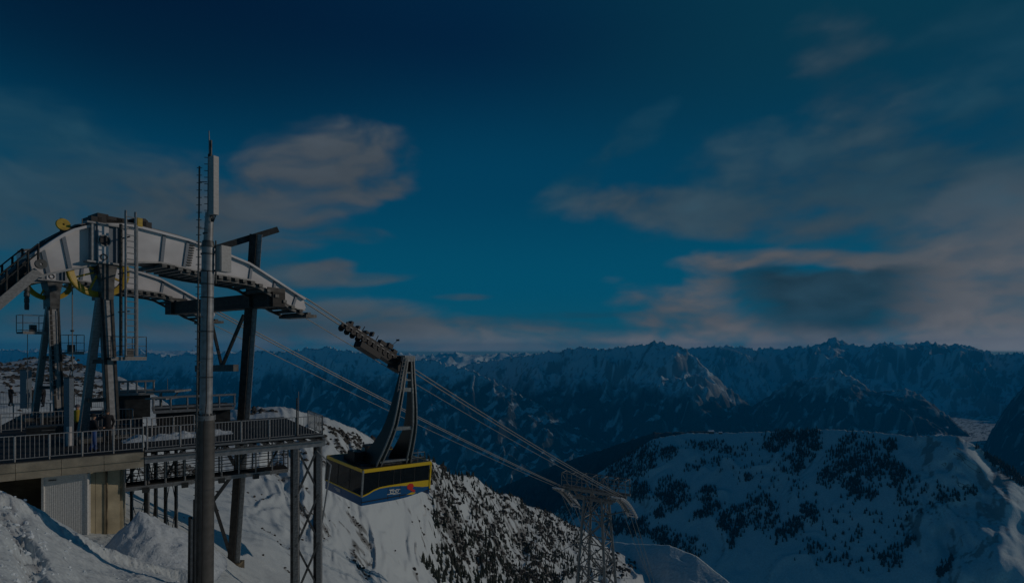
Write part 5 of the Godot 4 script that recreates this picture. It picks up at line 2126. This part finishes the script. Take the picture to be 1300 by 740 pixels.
func carriage(head: Vector3) -> void:
	var o := thing("carriage", head, "dark wheeled carriage running on the near ropes above the cabin", "carriage")
	var k := (HY - 461.0) / F * 48.0
	var dirv := (along(4.0, k - 1.95, 0.75) - along(-6.0, k + 2.95, 0.75)).normalized()
	var mid := along(0.0, k - 0.12, 0.75)
	var nrm := V.cross(dirv).normalized()
	if nrm.y < 0.0:
		nrm = -nrm
	var bz := Basis(dirv, nrm, dirv.cross(nrm))
	var st := mb()
	for s in [-0.28, 0.28]:
		bar(st, mid - dirv * 6.6 + nrm * 0.55 + V * s, mid + dirv * 2.2 + nrm * 0.55 + V * s, 0.12, 0.42)
	part("main_beam", st, "black", o)
	st = mb()
	bx(st, mid - dirv * 1.6 + nrm * 0.05, Vector3(3.6, 0.5, 0.8), bz)
	bx(st, mid - dirv * 3.4 - nrm * 0.25, Vector3(2.4, 0.5, 0.9), bz)
	bx(st, mid + dirv * 0.2 - nrm * 0.2, Vector3(1.2, 0.6, 0.8), bz)
	part("brake_box", st, "black", o)
	for i in 14:
		for s in [-0.4, 0.4]:
			var c: Vector3 = mid + dirv * (-6.4 + i * 0.64) + nrm * 0.27 + V * s
			st = mb()
			lathe(st, [Vector2(0.05, -0.07), Vector2(0.25, -0.07), Vector2(0.21, 0.0), Vector2(0.25, 0.07), Vector2(0.05, 0.07)], c, V, 14)
			part("wheel", st, "black", o)
	st = mb()
	for q in [[-6.0, 0.95, 0.3, 0.4], [-5.2, 1.0, 0.24, 0.3], [-4.2, 1.05, 0.5, 0.22], [-3.6, 1.2, 0.2, 0.5], [-2.2, 1.05, 0.9, 0.4], [-1.3, 1.2, 0.7, 0.55], [-0.6, 1.0, 0.6, 0.4], [0.4, 0.8, 0.7, 0.4]]:
		bx(st, mid + dirv * q[0] + nrm * q[1], Vector3(q[2] * 0.8, q[3] * 0.75, 0.45), bz)
	for q in [-4.9, -3.2, -1.8]:
		tube(st, mid + dirv * q + nrm * 0.7 - V * 0.3, mid + dirv * (q + 0.5) + nrm * 1.5 + V * 0.2, 0.05, 0.04, 6)
	part("machinery", st, "black", o)
	st = mb()
	for q in [-5.2, -2.5]:
		bx(st, mid + dirv * q + nrm * 0.72 - V * 0.36, Vector3(0.45, 0.10, 0.06), bz)
	part("cover_plate", st, "pale_steel", o)
	st = mb()
	tube(st, mid - dirv * 1.2 + nrm * 1.2, mid - dirv * 0.6 + nrm * 2.1, 0.02, 0.02, 5)
	bx(st, mid - dirv * 0.6 + nrm * 2.15, Vector3(0.26, 0.16, 0.2))
	part("wind_vane", st, "dark_steel", o)
	st = mb()
	bar(st, head, mid + nrm * 0.5, 0.5, 0.5)
	part("pivot", st, "dark_steel", o)


func line_tower() -> void:
	var c := along(56.5, -26.1, 6.2)
	var o := thing("line_tower", Vector3(c.x, -60.5, c.z), "grey lattice tower carrying the ropes above the slope", "tower")
	var Bz := Basis(U, Vector3.UP, V)
	# four legs that spread downwards, with lattice
	var tops := []
	var feet := []
	for q in [[-1, -1], [1, -1], [1, 1], [-1, 1]]:
		tops.append(c + U * 1.5 * q[0] + V * 1.7 * q[1] + Vector3(0, -0.4, 0))
		feet.append(Vector3(c.x, -60.5, c.z) + U * 3.6 * q[0] + V * 3.9 * q[1])
	for i in 4:
		var st := mb()
		tube(st, tops[i], feet[i], 0.24, 0.32, 8)
		part("leg", st, "tower_steel", o)
		st = mb()
		bx(st, feet[i], Vector3(1.4, 1.2, 1.4))
		part("footing", st, "concrete", o)
	var levels := 8
	for i in 4:
		var a0: Vector3 = tops[i]
		var b0: Vector3 = tops[(i + 1) % 4]
		var a1: Vector3 = feet[i]
		var b1: Vector3 = feet[(i + 1) % 4]
		for l in levels:
			var f := float(l) / levels
			var g := float(l + 1) / levels
			for k in 2:
				var st := mb()
				tube(st, a0.lerp(a1, f if k else g), b0.lerp(b1, g if k else f), 0.12, 0.12, 6)
				part("brace", st, "tower_steel", o)
			var st := mb()
			tube(st, a0.lerp(a1, g), b0.lerp(b1, g), 0.11, 0.11, 6)
			part("strut", st, "tower_steel", o)
	# crossarm: a box truss from shoe to shoe
	var e0 := along(56.0, -25.7, -0.2)
	var e1 := along(56.0, -25.7, 13.2)
	for q in [[-0.9, 0.0], [0.9, 0.0], [-0.7, -1.5], [0.7, -1.5]]:
		var st := mb()
		var in_ := 2.8 if q[1] < 0.0 else 0.0
		bar(st, e0 + U * q[0] + Vector3.UP * q[1] + V * in_, e1 + U * q[0] + Vector3.UP * q[1] - V * in_, 0.34, 0.40)
		part("crossarm_chord", st, "tower_steel", o)
	for i in 8:
		var f := i / 8.0
		var g := (i + 1) / 8.0
		for q in [-0.9, 0.9]:
			var st := mb()
			var lo := clampf(g if i % 2 else f, 0.21, 0.79)
			tube(st, e0.lerp(e1, f if i % 2 else g) + U * q, e0.lerp(e1, lo) + U * q * 0.78 - Vector3.UP * 1.5, 0.07, 0.07, 6)
			part("crossarm_brace", st, "tower_steel", o)
		var s3 := mb()
		tube(s3, e0.lerp(e1, f) - U * 0.9, e0.lerp(e1, g) + U * 0.9, 0.06, 0.06, 6)
		part("crossarm_brace", s3, "tower_steel", o)
	# service frame above
	for y in [1.5, 2.8]:
		for q in [-1.1, 1.1]:
			var st := mb()
			tube(st, along(56.0 + q, -25.7 + y, 0.0), along(56.0 + q, -25.7 + y, 12.6), 0.08, 0.08, 6)
			part("frame_beam", st, "tower_steel", o)
	for i in 7:
		var s := 12.6 * i / 6.0
		for q in [-1.1, 1.1]:
			var st := mb()
			tube(st, along(56.0 + q, -25.7, s), along(56.0 + q, -25.7 + 2.8, s), 0.075, 0.075, 6)
			part("frame_post", st, "tower_steel", o)
		var s2 := mb()
		tube(s2, along(54.9, -22.9, s), along(57.1, -22.9, s), 0.06, 0.06, 6)
		part("frame_strut", s2, "tower_steel", o)
		if i < 6:
			s2 = mb()
			tube(s2, along(54.9, -25.7 if i % 2 else -22.9, s), along(54.9, -22.9 if i % 2 else -25.7, s + 2.1), 0.06, 0.06, 6)
			part("frame_brace", s2, "tower_steel", o)
	# curved rib shoes for the ropes
	for w in 2:
		var s := 11.6 * w + 0.75
		var sh := mb()
		var rim := mb()
		for i in 13:
			var f := i / 12.0
			var p := along(52.6 + f * 8.0, -25.1 - f * 2.6 - f * f * 2.8, s)
			bx(sh, p - Vector3.UP * 0.12, Vector3(0.34, 0.12, 1.9), Basis(U, Vector3.UP, V))
			if i < 12:
				var g := (i + 1) / 12.0
				var q := along(52.6 + g * 8.0, -25.1 - g * 2.6 - g * g * 2.8, s)
				for k in [-0.85, 0.85]:
					bar(rim, p + V * k - Vector3.UP * 0.25, q + V * k - Vector3.UP * 0.25, 0.14, 0.55)
		part("shoe_slats", sh, "white_paint", o, true)
		part("shoe_rail", rim, "pale_steel", o)
		var st := mb()
		bar(st, along(54.0, -25.8, s), along(58.5, -29.3, s), 0.3, 0.4)
		part("shoe_bearer", st, "tower_steel", o)
		st = mb()
		tube(st, along(59.0, -29.1, s), along(56.3, -30.0, 6.2 + (s - 6.2) * 0.3), 0.12, 0.12, 8)
		part("shoe_strut", st, "tower_steel", o)
	var lad := mb()
	for k in [-0.25, 0.25]:
		tube(lad, tops[1] + U * k, feet[1] + U * k + Vector3(0, 0, 0.6), 0.04, 0.04, 5)
	for i in 60:
		var p: Vector3 = (tops[1] as Vector3).lerp(feet[1] + Vector3(0, 0, 0.6), i / 60.0)
		tube(lad, p - U * 0.25, p + U * 0.25, 0.025, 0.025, 4)
	part("tower_ladder", lad, "tower_steel", o)
	var hoop := mb()
	var hp := []
	for i in 13:
		var a := -0.9 + 2.0 * i / 12.0
		hp.append(Vector3(c.x, -36.5, c.z) + V * (5.0 - 9.0 * i / 12.0) - U * 4.4 + Vector3.UP * (2.6 * sin(PI * i / 12.0) - 1.4 * i / 12.0 + 0.0 * a))
	chain(hoop, hp, 0.07, 6)
	part("cable_guide", hoop, "pale_steel", o)


# ---------------------------------------------------------------- people

# a smooth body from tapered bones [joint, joint, radius, radius, colour], meshed as surface nets on a grid
func body_mesh(bones: Array, cell: float, blend: float) -> ArrayMesh:
	var lo := Vector3.ONE * 1e9
	var hi := -lo
	for b in bones:
		for k in 2:
			var r: float = b[2 + k] + cell * 2.0
			lo = lo.min(b[k] - Vector3.ONE * r)
			hi = hi.max(b[k] + Vector3.ONE * r)
	var n := Vector3i(((hi - lo) / cell).ceil()) + Vector3i.ONE
	var sx := n.x
	var sxy := n.x * n.y
	var field := PackedFloat32Array()
	field.resize(n.x * n.y * n.z)
	field.fill(1.0)
	for b in bones:
		var a: Vector3 = b[0]
		var d: Vector3 = b[1] - a
		var dd := maxf(d.length_squared(), 1e-6)
		var reach: float = maxf(b[2], b[3]) + cell * 3.0 + blend
		var m0 := Vector3i(((a.min(b[1]) - Vector3.ONE * reach - lo) / cell).floor()).clamp(Vector3i.ZERO, n - Vector3i.ONE)
		var m1 := Vector3i(((a.max(b[1]) + Vector3.ONE * reach - lo) / cell).ceil()).clamp(Vector3i.ZERO, n - Vector3i.ONE)
		for z in range(m0.z, m1.z + 1):
			for y in range(m0.y, m1.y + 1):
				for x in range(m0.x, m1.x + 1):
					var p := lo + Vector3(x, y, z) * cell
					var t := clampf((p - a).dot(d) / dd, 0.0, 1.0)
					var v := p.distance_to(a + d * t) - lerpf(b[2], b[3], t)
					var i := z * sxy + y * sx + x
					var o := field[i]
					var h := clampf(0.5 + 0.5 * (o - v) / blend, 0.0, 1.0)
					field[i] = lerpf(o, v, h) - blend * h * (1.0 - h)
	var ids := {}
	var pts := PackedVector3Array()
	var cols := PackedColorArray()
	for z in n.z - 1:
		for y in n.y - 1:
			for x in n.x - 1:
				var i := z * sxy + y * sx + x
				var c := [field[i], field[i + 1], field[i + sx], field[i + sx + 1], field[i + sxy], field[i + sxy + 1], field[i + sxy + sx], field[i + sxy + sx + 1]]
				var neg := 0
				for v in c:
					if v < 0.0:
						neg += 1
				if neg == 0 or neg == 8:
					continue
				var s := Vector3.ZERO
				var m := 0
				for e in [[0, 1], [2, 3], [4, 5], [6, 7], [0, 2], [1, 3], [4, 6], [5, 7], [0, 4], [1, 5], [2, 6], [3, 7]]:
					var f0: float = c[e[0]]
					var f1: float = c[e[1]]
					if (f0 < 0.0) != (f1 < 0.0):
						var w := f0 / (f0 - f1)
						s += Vector3(e[0] & 1, (e[0] >> 1) & 1, e[0] >> 2).lerp(Vector3(e[1] & 1, (e[1] >> 1) & 1, e[1] >> 2), w)
						m += 1
				var p := lo + (Vector3(x, y, z) + s / m) * cell
				ids[i] = pts.size()
				pts.append(p)
				var best := 1e9
				var col := Color.WHITE
				for b in bones:
					var d: Vector3 = b[1] - b[0]
					var t := clampf((p - b[0]).dot(d) / maxf(d.length_squared(), 1e-6), 0.0, 1.0)
					var v: float = p.distance_to(b[0] + d * t) - lerpf(b[2], b[3], t)
					if v < best:
						best = v
						col = b[4]
				cols.append(col)
	var st := mb()
	st.set_smooth_group(0)
	for z in range(1, n.z - 1):
		for y in range(1, n.y - 1):
			for x in range(1, n.x - 1):
				var i := z * sxy + y * sx + x
				for e in [[1, sx, sxy], [sx, sxy, 1], [sxy, 1, sx]]:
					var a := field[i]
					var b := field[i + e[0]]
					if (a < 0.0) == (b < 0.0):
						continue
					var q := [i, i - e[1], i - e[1] - e[2], i - e[2]]
					var ok := true
					for k in q:
						ok = ok and ids.has(k)
					if not ok:
						continue
					if a >= 0.0:
						q.reverse()
					for k in [0, 2, 1, 0, 3, 2]:
						st.set_color(cols[ids[q[k]]])
						st.add_vertex(pts[ids[q[k]]])
	st.generate_normals()
	return st.commit()


# pose 0 stands with arms down, 1 leans forearms out in front, 2 stands with one arm raised
func person(foot: Vector3, turn: float, pose: int, jacket: Color, trousers: Color, hat: Color, label: String) -> void:
	var o := thing("person", foot, label, "person", "people on the station deck")
	o.rotation.y = turn
	var skin := Color(0.42, 0.25, 0.17)
	var boots := Color(0.02, 0.02, 0.022)
	var hip := Vector3(0, 0.93, 0)
	var bones := []
	for s in [-1.0, 1.0]:
		var knee := Vector3(0.11 * s, 0.50, 0.05 + 0.03 * s)
		var ankle := Vector3(0.13 * s, 0.10, 0.0 - 0.05 * s)
		bones.append([hip + Vector3(0.09 * s, 0, 0), knee, 0.105, 0.075, trousers])
		bones.append([knee, ankle, 0.075, 0.06, trousers])
		bones.append([ankle, ankle + Vector3(0.01 * s, -0.045, 0.15), 0.06, 0.05, boots])
		var sh := Vector3(0.19 * s, 1.42, 0.0)
		var el := Vector3(0.27 * s, 1.13, -0.02)
		var hand := Vector3(0.25 * s, 0.87, 0.10)
		if pose == 1:
			el = Vector3(0.25 * s, 1.16, 0.06)
			hand = Vector3(0.14 * s, 1.10, 0.32)
		elif pose == 2 and s > 0.0:
			el = Vector3(0.34, 1.30, 0.16)
			hand = Vector3(0.20, 1.52, 0.24)
		bones.append([sh, el, 0.075, 0.058, jacket])
		bones.append([el, hand, 0.058, 0.042, jacket])
		var dirv := (hand - el).normalized()
		var palm := hand + dirv * 0.07
		bones.append([hand, palm, 0.038, 0.036, skin])
		for f in 4:
			var q := palm + Vector3(0.0, 0.012 * (f - 1.5), 0.018 * (f - 1.5))
			bones.append([q, q + dirv * (0.075 - 0.008 * absf(f - 1.4)) + Vector3(-0.02 * s, 0, 0), 0.011, 0.009, skin])
		bones.append([hand + dirv * 0.03, hand + dirv * 0.07 + Vector3(-0.045 * s, 0.0, 0.02), 0.013, 0.010, skin])
	bones.append([hip, Vector3(0, 1.15, 0.0), 0.15, 0.155, jacket])
	bones.append([Vector3(0, 1.15, 0.0), Vector3(0, 1.38, 0.0), 0.155, 0.15, jacket])
	bones.append([Vector3(-0.13, 1.40, 0), Vector3(0.13, 1.40, 0), 0.09, 0.09, jacket])
	bones.append([Vector3(0, 1.42, 0), Vector3(0, 1.56, 0.02), 0.06, 0.055, skin])
	bones.append([Vector3(0, 1.62, 0.02), Vector3(0, 1.69, 0.01), 0.085, 0.095, skin])
	bones.append([Vector3(0, 1.63, 0.10), Vector3(0, 1.60, 0.118), 0.014, 0.018, skin])
	for s in [-1.0, 1.0]:
		bones.append([Vector3(0.095 * s, 1.66, 0.0), Vector3(0.1 * s, 1.62, 0.0), 0.016, 0.014, skin])
	var mi := MeshInstance3D.new()
	mi.name = "body"
	mi.mesh = body_mesh(bones, 0.024, 0.03)
	mi.material_override = M.cloth
	o.add_child(mi)
	var st := mb()
	lathe(st, [Vector2(0.0, 0.125), Vector2(0.06, 0.11), Vector2(0.105, 0.06), Vector2(0.118, 0.0), Vector2(0.115, -0.05), Vector2(0.0, -0.05)], Vector3(0, 1.70, 0.0), Vector3.UP, 16)
	var hm := lpart("cap", st, "black", o)
	var m: StandardMaterial3D = M.cloth.duplicate()
	m.vertex_color_use_as_albedo = false
	m.albedo_color = hat.linear_to_srgb()
	hm.material_override = m


func build_people() -> void:
	var blk := Color(0.014, 0.014, 0.016)
	person(floor_at(117.5, 25.6), 2.6, 1, blk, Color(0.03, 0.09, 0.28), blk, "person in dark jacket and blue trousers standing at the front railing")
	person(floor_at(135.5, 27.6), -2.2, 2, blk, blk, Color(0.06, 0.06, 0.06), "person in black leaning by the foot of the near saddle column")
	person(floor_at(97.5, 30.0), 0.4, 0, Color(0.40, 0.30, 0.03), blk, Color(0.1, 0.1, 0.12), "person in a yellow jacket beside the white sign post")
	person(floor_at(38.5, 45.5), 0.9, 0, blk, blk, blk, "tall person in black at the left of the group by the grey post")
	person(floor_at(46.0, 45.0), -0.4, 2, Color(0.05, 0.045, 0.02), blk, blk, "person in olive brown jacket in the middle of the group")
	person(floor_at(54.5, 46.0), -1.2, 1, blk, Color(0.02, 0.02, 0.03), Color(0.03, 0.03, 0.03), "person in dark clothes at the foot of the ladder column")
	# a few passengers on the cabin's floor
	var riders := [[0.9, -0.9, 0.3, "passenger in dark clothes nearest the left corner of the cabin's windowed side"], [2.3, -0.7, 2.0, "passenger at the second window of the cabin"], [3.4, -1.3, -0.8, "passenger in the middle of the cabin by the door"], [4.6, -0.8, 1.2, "passenger at the fourth window of the cabin"], [6.1, -1.0, -1.6, "passenger at the far end window of the cabin"], [0.8, -3.0, 1.5, "passenger behind the middle pane of the cabin's dark end"]]
	for i in riders.size():
		var src: Node3D = get_node(["person", "person_003", "person_001"][i % 3])
		var c: Node3D = src.duplicate()
		c.name = numbered("person")
		add_child(c)
		c.position = cabin_floor * Vector3(riders[i][0], 0.48, riders[i][1])
		c.rotation.y = riders[i][2]
		c.set_meta("label", riders[i][3])
		c.set_meta("group", "passengers in the cabin")
	person(floor_at(12.5, 46.5), 2.9, 1, blk, blk, blk, "lone person in black at the far railing near the left edge")


# ---------------------------------------------------------------- small things

func build_small_things() -> void:
	# posts on the deck
	for q in [[86.5, 27.0, 480, 0.14, "pale grey square sign post with a white band on the deck", 1], [32.0, 45.0, 470, 0.26, "thick blue grey post beside the group of people", 0]]:
		var f := floor_at(q[0], q[1])
		var o := thing("deck_post", f, q[4], "post")
		var top := at(q[0], q[2], q[1])
		var st := mb()
		bar(st, f, Vector3(f.x, top.y, f.z), q[3] * 2.0, q[3] * 2.0)
		part("post", st, "grey_blue", o)
		st = mb()
		bx(st, Vector3(f.x, top.y + 0.03, f.z), Vector3(q[3] * 2.3, 0.06, q[3] * 2.3))
		part("post_cap", st, "mid_steel", o)
		if q[5]:
			st = mb()
			bar(st, f + Vector3(0.10, 0.05, 0.1), f + Vector3(0.10, 1.0, 0.1), 0.16, 0.16)
			part("white_band", st, "white_paint", o)
			st = mb()
			tube(st, Vector3(f.x, top.y, f.z), Vector3(f.x + 0.1, top.y + 0.35, f.z), 0.02, 0.015, 6)
			part("rod", st, "dark_steel", o)
	for q in [[34.0, 44.0, 424, "thin pole rising from the thick post to the small platform"], [378.5, 33.5, 497, "thin pole with a cross piece at the end of the deck"]]:
		var f := floor_at(q[0], q[1])
		var o := thing("thin_pole", f, q[3], "pole")
		var top := at(q[0], q[2], q[1])
		var st := mb()
		tube(st, f, Vector3(f.x, top.y, f.z), 0.03, 0.025, 6)
		part("pole", st, "zinc", o)
	# back railing of the deck at the left
	var a := floor_at(-30, 47.0)
	var b := floor_at(36, 47.5)
	var o := thing("railing", (a + b) * 0.5, "far barred railing before the snowy hillside at the left edge", "railing", "railings of the station deck")
	rails(o, a, b, 1.15, 3, 0.2, true, "mid_steel")
	a = floor_at(72, 46.0)
	b = floor_at(138, 44.0)
	o = thing("railing", (a + b) * 0.5, "far barred railing between the two saddle columns", "railing", "railings of the station deck")
	rails(o, a, b, 1.15, 3, 0.2, true, "mid_steel")
	# heap of snow thrown up by the plough
	snow_pile()
	deck_snow(floor_at(150, 27.6), 4.6, 1.6, "patch of trampled snow on the deck left of the mast", 1.0)
	deck_snow(floor_at(205, 28.9), 3.6, 1.5, "second patch of snow on the deck just left of the mast", 5.0)
	# boxes on the deck
	for q in [[70, 35.0, 1.6, 0.5, "dark low crate on the deck between the barriers", "crate"], [62, 31.0, 1.9, 0.45, "dark flat crate on the deck behind the front railing", "crate"], [240, 36.0, 1.5, 1.1, "dark cupboard on the deck behind the low terrace", "cupboard"]]:
		var f := floor_at(q[0], q[1])
		o = thing(q[5], f, q[4], q[5])
		var st := mb()
		bx(st, f + Vector3.UP * q[3] * 0.5, Vector3(q[2], q[3] - 0.04, 0.9), Basis(DA, Vector3.UP, -DB))
		part("body", st, "dark_steel", o)
		st = mb()
		bx(st, f + Vector3.UP * (q[3] + 0.01), Vector3(q[2] + 0.08, 0.07, 0.98), Basis(DA, Vector3.UP, -DB))
		part("lid", st, "mid_steel", o)
		st = mb()
		bar(st, f + Vector3.UP * q[3] * 0.6 - DA * 0.3 - DB * 0.47, f + Vector3.UP * q[3] * 0.6 + DA * 0.3 - DB * 0.47, 0.03, 0.04)
		part("handle", st, "zinc", o)
	# slanting guide rod below the corner of the deck
	o = thing("guide_rod", at(408.5, 664, 30.5), "thin slanting pale rod between the deck leg and the cabin", "rod")
	var s2 := mb()
	tube(s2, at(408.5, 664, 30.5), at(419.8, 590, 30.5), 0.045, 0.045, 8)
	part("rod", s2, "pale_steel", o)
	s2 = mb()
	bar(s2, at(419.8, 590, 30.5), at(402, 572, 30.0), 0.06, 0.06)
	part("arm", s2, "zinc", o)
	# huts along the hill's crest
	for q in [[903, 550, 1880.0, 16.0, "small mountain hut with snowy roof on the hill's crest above the middle pistes"], [915, 550.5, 1870.0, 10.0, "smaller hut just right of the first one on the hill's crest"], [1194, 554.5, 1610.0, 13.0, "lone hut on the right hump of the hill's crest"]]:
		hut(at(q[0], q[1], q[2]), q[3], q[4])


func hut(p: Vector3, w: float, label: String) -> void:
	var o := thing("mountain_hut", p, label, "hut", "huts on the hill's crest")
	var st := mb()
	bx(st, p + Vector3(0, w * 0.16, 0), Vector3(w, w * 0.5, w * 0.7))
	part("wall", st, "hut_wood", o)
	st = mb()
	plate(st, [Vector2(-w * 0.45, w * 0.40), Vector2(w * 0.45, w * 0.40), Vector2(0, w * 0.72)], p, Vector3(0, 0, 1), Vector3.UP, Vector3.RIGHT, -w * 0.58, w * 0.58)
	part("roof", st, "hut_roof", o)
	st = mb()
	bx(st, p + Vector3(w * 0.2, w * 0.7, 0), Vector3(w * 0.1, w * 0.3, w * 0.1))
	part("chimney", st, "hut_wood", o)


func snow_pile() -> void:
	var c := at(176, 700, 20.6)
	c.y = -8.37
	var o := thing("snow_pile", c, "tall pointed heap of ploughed snow in front of the beige pier", "snow pile")
	var nx := 90
	var ny := 60
	var pts := PackedVector3Array()
	var cols := PackedColorArray()
	for j in ny:
		var r := 3.0 * j / (ny - 1)
		for i in nx:
			var a := TAU * i / (nx - 1)
			var x := cos(a) * r
			var z := sin(a) * r
			var y := 2.25 * pow(maxf(0.0, 1.0 - r / (2.55 + 0.45 * cos(a + 0.4))), 1.12) - 0.35 * smoothstep(2.2, 3.0, r)
			var env := smoothstep(0.0, 0.35, r)
			y += env * (0.16 * broad.get_noise_2d(x * 1.1, z * 1.1) + 0.10 * fine.get_noise_2d(x * 1.6 + 4.0, z * 1.6))
			var w := o.position + Vector3(x, 0, z)
			var ground := near_height(w.x / -w.z, -w.z) - o.position.y
			y = maxf(y, ground + 0.04 * (1.0 - 6.0 * smoothstep(2.6, 3.0, r)))
			pts.append(Vector3(x, y, z))
			cols.append(Color(0.72, 0.80, 0.84) * (0.94 + 0.1 * fine.get_noise_2d(x * 2.0, z * 2.0)))
	var mi := MeshInstance3D.new()
	mi.name = "heap"
	mi.mesh = grid_mesh(pts, cols, nx, ny)
	mi.material_override = M.snow
	o.add_child(mi)


func deck_snow(p: Vector3, l: float, w: float, label: String, off: float) -> void:
	var o := thing("snow_drift", p, label, "snow", "snow left on the deck")
	var nx := 60
	var ny := 26
	var pts := PackedVector3Array()
	var cols := PackedColorArray()
	for j in ny:
		for i in nx:
			var u := i / (nx - 1.0)
			var v := j / (ny - 1.0)
			var e := minf(minf(u, 1.0 - u) * 6.0, minf(v, 1.0 - v) * 3.0)
			var y := 0.34 * clampf(e, 0.0, 1.0) * (0.6 + 0.9 * fine.get_noise_2d(u * l * 0.8 + off, v * w * 0.8)) - 0.03
			var q := DA * (u * l) + DB * (v * w)
			pts.append(Vector3(q.x, y, q.z))
			cols.append(Color(0.70, 0.79, 0.84))
	var mi := MeshInstance3D.new()
	mi.name = "drift"
	mi.mesh = grid_mesh(pts, cols, nx, ny)
	mi.material_override = M.snow
	o.add_child(mi)
